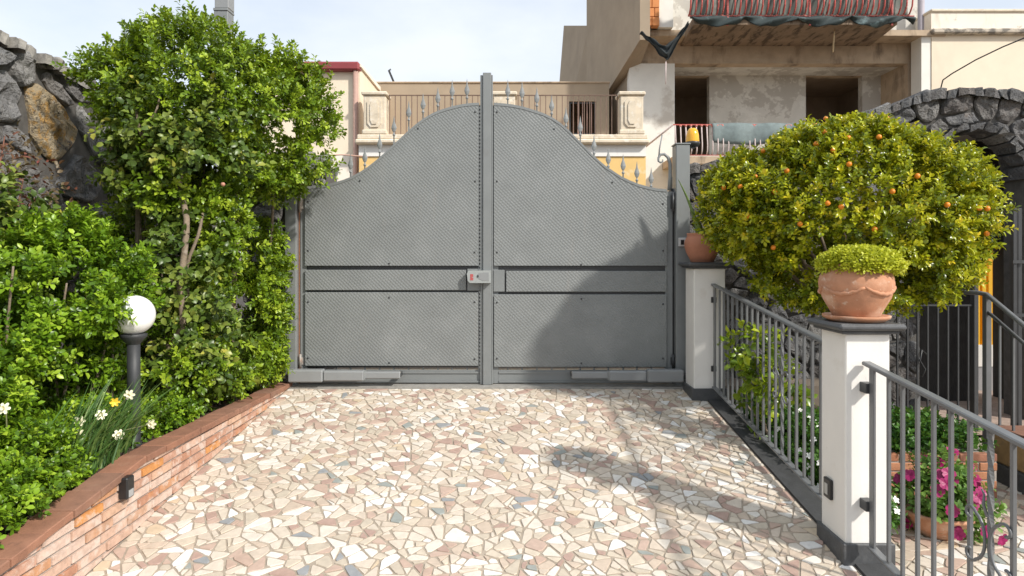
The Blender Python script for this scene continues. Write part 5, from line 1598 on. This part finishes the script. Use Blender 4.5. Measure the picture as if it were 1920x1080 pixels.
# --- daffodils
dl = (-2.33, 3.45, .03)
df = plant('daffodil_clump', 'clump of long daffodil leaves with pale flowers at the planter edge', 'flowers', dl)
rng_ = np.random.default_rng(3)
bl_ = MB(); rr = []
for i in range(330):
    a = rng_.uniform(0, 6.28); b0 = Vector((-2.29 + rng_.normal() * .06, 3.42 + rng_.normal() * .15, .03))
    ln = rng_.uniform(.28, .52); lean = rng_.uniform(.1, .7)
    dr = Vector((math.cos(a), math.sin(a), 0)) * lean + Vector((.22, .25, 0))
    sd = Vector((-math.sin(a), math.cos(a), 0)) * rng_.uniform(.0035, .006)
    V = []; n = 6
    for j in range(n):
        t = j / (n - 1)
        c_ = b0 + dr * ln * t * (.35 + .75 * t) + Vector((0, 0, ln * t * (1 - .42 * lean * t)))
        w2 = (1 - t ** 3) + .02
        V += [c_ - sd * w2, c_ + sd * w2]
    bl_.face_block(V, [(2 * j, 2 * j + 1, 2 * j + 3, 2 * j + 2) for j in range(n - 1)], True); rr += [rng_.uniform()] * (n - 1)
me = bl_.mesh('blades', dl); set_rnd(me, rr); link('blades', me, lm_blade, df, dl, 'stuff')
dm = flower5(.028, 6, .15, .55); dm.lathe([(.006, .0), (.009, .012), (.011, .018)], 0, 0, 8); dmm = dm.mesh('flower'); dmm.materials.append(mt_cream_petal := bpy.data.materials['cream_petal'])
ym = flower5(.024, 6, .5, .55).mesh('flower'); ym.materials.append(mt_ypet)
for i, (px, py, d) in enumerate([(190, 778, 3.35), (148, 790, 3.35), (149, 815, 3.32), (243, 740, 3.45), (222, 815, 3.45), (284, 795, 3.62), (124, 829, 3.3), (215, 754, 3.45), (8, 766, 3.0)]):
    p = at(px, py, d)
    o = link('flower', ym if i in (6, 7) else dmm, None, df, p)
    face_dir(o, Vector((.3 + .5 * math.sin(i * 2), -1, .25 + .3 * math.cos(i * 3))))
    base = Vector((-2.36 + .02 * (i % 4), 3.42 + .03 * (i % 5), .02)) if i < 8 else Vector((p.x - .05, p.y + .1, 0))
    m = MB(); mid = base.lerp(p, .55) + Vector((0, 0, .07)); m.tube([base, mid, p + Vector((0, .01, 0))], [.004, .0035, .003], 5); m.build('flower_stem', mt_twig, df)

# --- ground litter on the soil
rngl = np.random.default_rng(8); n = 700
base = np.stack([rngl.uniform(-3.2, -2.26, n), rngl.uniform(2.6, 5.7, n), np.zeros(n)], 1)
base[:, 2] = [soilz(y) + .10 * (-2.25 - x) / 1.37 + .02 for x, y in base[:, :2]]
mel = leaf_mesh('leaf_litter', base, rn(rngl, n) * np.array([1, 1, .2]), np.tile([0, 0, 1.], (n, 1)) + rn(rngl, n) * .3, rngl.uniform(.03, .055, n), rngl.uniform(.01, .018, n), rngl.uniform(0, 1, n))
tag(link('leaf_litter', mel, leafmat('dry_leaf', [(0, (.13, .07, .03)), (.6, (.26, .15, .06)), (1, (.36, .26, .12))], .7, .1, (.3, .2, .1))), 'scattered dry leaves on the soil behind the brick cap', 'leaf litter', kind='stuff')

# --- orange tree
ol = (2.66, 5.0, -.2)
ot = plant('orange_tree', 'rounded yellow-green orange tree dotted with small fruit beside the arch', 'tree', ol)
E_o = [(2.62, 4.95, 1.53, 1.0, .76, .62), (1.96, 4.98, 1.55, .47, .48, .43), (3.04, 4.95, 1.38, .54, .58, .47), (2.50, 4.85, 1.86, .58, .52, .30), (2.64, 4.9, 1.12, .84, .58, .38)]
P, Nn = sprigs(E_o, 7600, 301, shell=.16, lump=.075, lf=3, gap=-.16, gf=4.5, inner=.72)
link('crown', foliage(P, Nn, 301, 12, .035, .0112, .08, .45, .6, org=ol, name='crown'), lm_orange, ot, ol)
branch(ot, [(2.62, 5.0, -.22), (2.64, 5.0, .2), (2.6, 4.98, .6), (2.62, 4.95, 1.0)], .07, .05, name='trunk')
rng = random.Random(33)
for i in range(14):
    a = 6.28 * i / 14 + rng.uniform(-.2, .2); q = rng.uniform(.5, .85)
    e = Vector((2.6 + math.cos(a) * q * 1.05, 4.95 + math.sin(a) * .6 * q, rng.uniform(1.1, 1.9)))
    b = Vector((2.6, 4.97, rng.uniform(.5, .95)))
    branch(ot, [b, b.lerp(e, .5) + Vector((0, 0, .08)), e], .024, .008)
om = MB().lathe([(max(.001, .0185 * math.sin(math.pi * i / 8)), -.0185 * math.cos(math.pi * i / 8)) for i in range(9)], 0, 0, 12).mesh('orange_fruit'); om.materials.append(M('orange_peel', (.75, .24, .015), rough=.4, var=.15, scale=30))
for (px, py) in [(1548, 222), (1664, 222), (1590, 258), (1546, 248), (1648, 257), (1592, 308), (1562, 282), (1416, 331), (1475, 320), (1388, 350), (1452, 360), (1357, 352), (1552, 381), (1577, 388), (1673, 359), (1776, 384), (1836, 390), (1851, 391), (1450, 464), (1850, 438), (1402, 405), (1528, 234), (1431, 283), (1530, 270), (1720, 330), (1640, 430), (1500, 420)]:
    # on the crown's outer surface: march along the viewing ray to the first ellipsoid
    dd = 3.6
    while dd < 5.6:
        p = at(px, py, dd)
        if any(((p.x - e[0]) / e[3]) ** 2 + ((p.y - e[1]) / e[4]) ** 2 + ((p.z - e[2]) / e[5]) ** 2 < 1.04 for e in E_o): break
        dd += .02
    link('orange_fruit', om, None, ot, p)

# --- citrus sapling by the first railing
cl = (1.86, 4.5, -.3)
cs = plant('citrus_sapling', 'young citrus sapling pushing its leaves through the first railing', 'sapling', cl)
E_c = [(1.74, 4.62, .50, .12, .18, .18), (1.78, 4.45, .28, .14, .18, .16), (1.72, 4.62, .05, .08, .12, .12), (1.84, 4.32, .35, .12, .14, .14)]
P, Nn = sprigs(E_c, 95, 401, shell=.4, lump=.3)
lm_citrus = leafmat('citrus_leaf', [(0, (.05, .10, .01)), (.5, (.15, .24, .015)), (1, (.34, .40, .02))], .3, .22, (.5, .55, .03))
link('crown', foliage(P, Nn, 401, 8, .062, .02, .10, .3, .7, org=cl, name='crown'), lm_citrus, cs, cl)
branch(cs, [(1.88, 4.55, -.32), (1.82, 4.6, -.05), (1.78, 4.6, .2), (1.76, 4.6, .55)], .012, .005, name='trunk')
branch(cs, [(1.82, 4.6, -.05), (1.72, 4.68, .08), (1.70, 4.66, .3)], .007, .004)
branch(cs, [(1.80, 4.6, .12), (1.82, 4.42, .28), (1.86, 4.3, .4)], .007, .004)
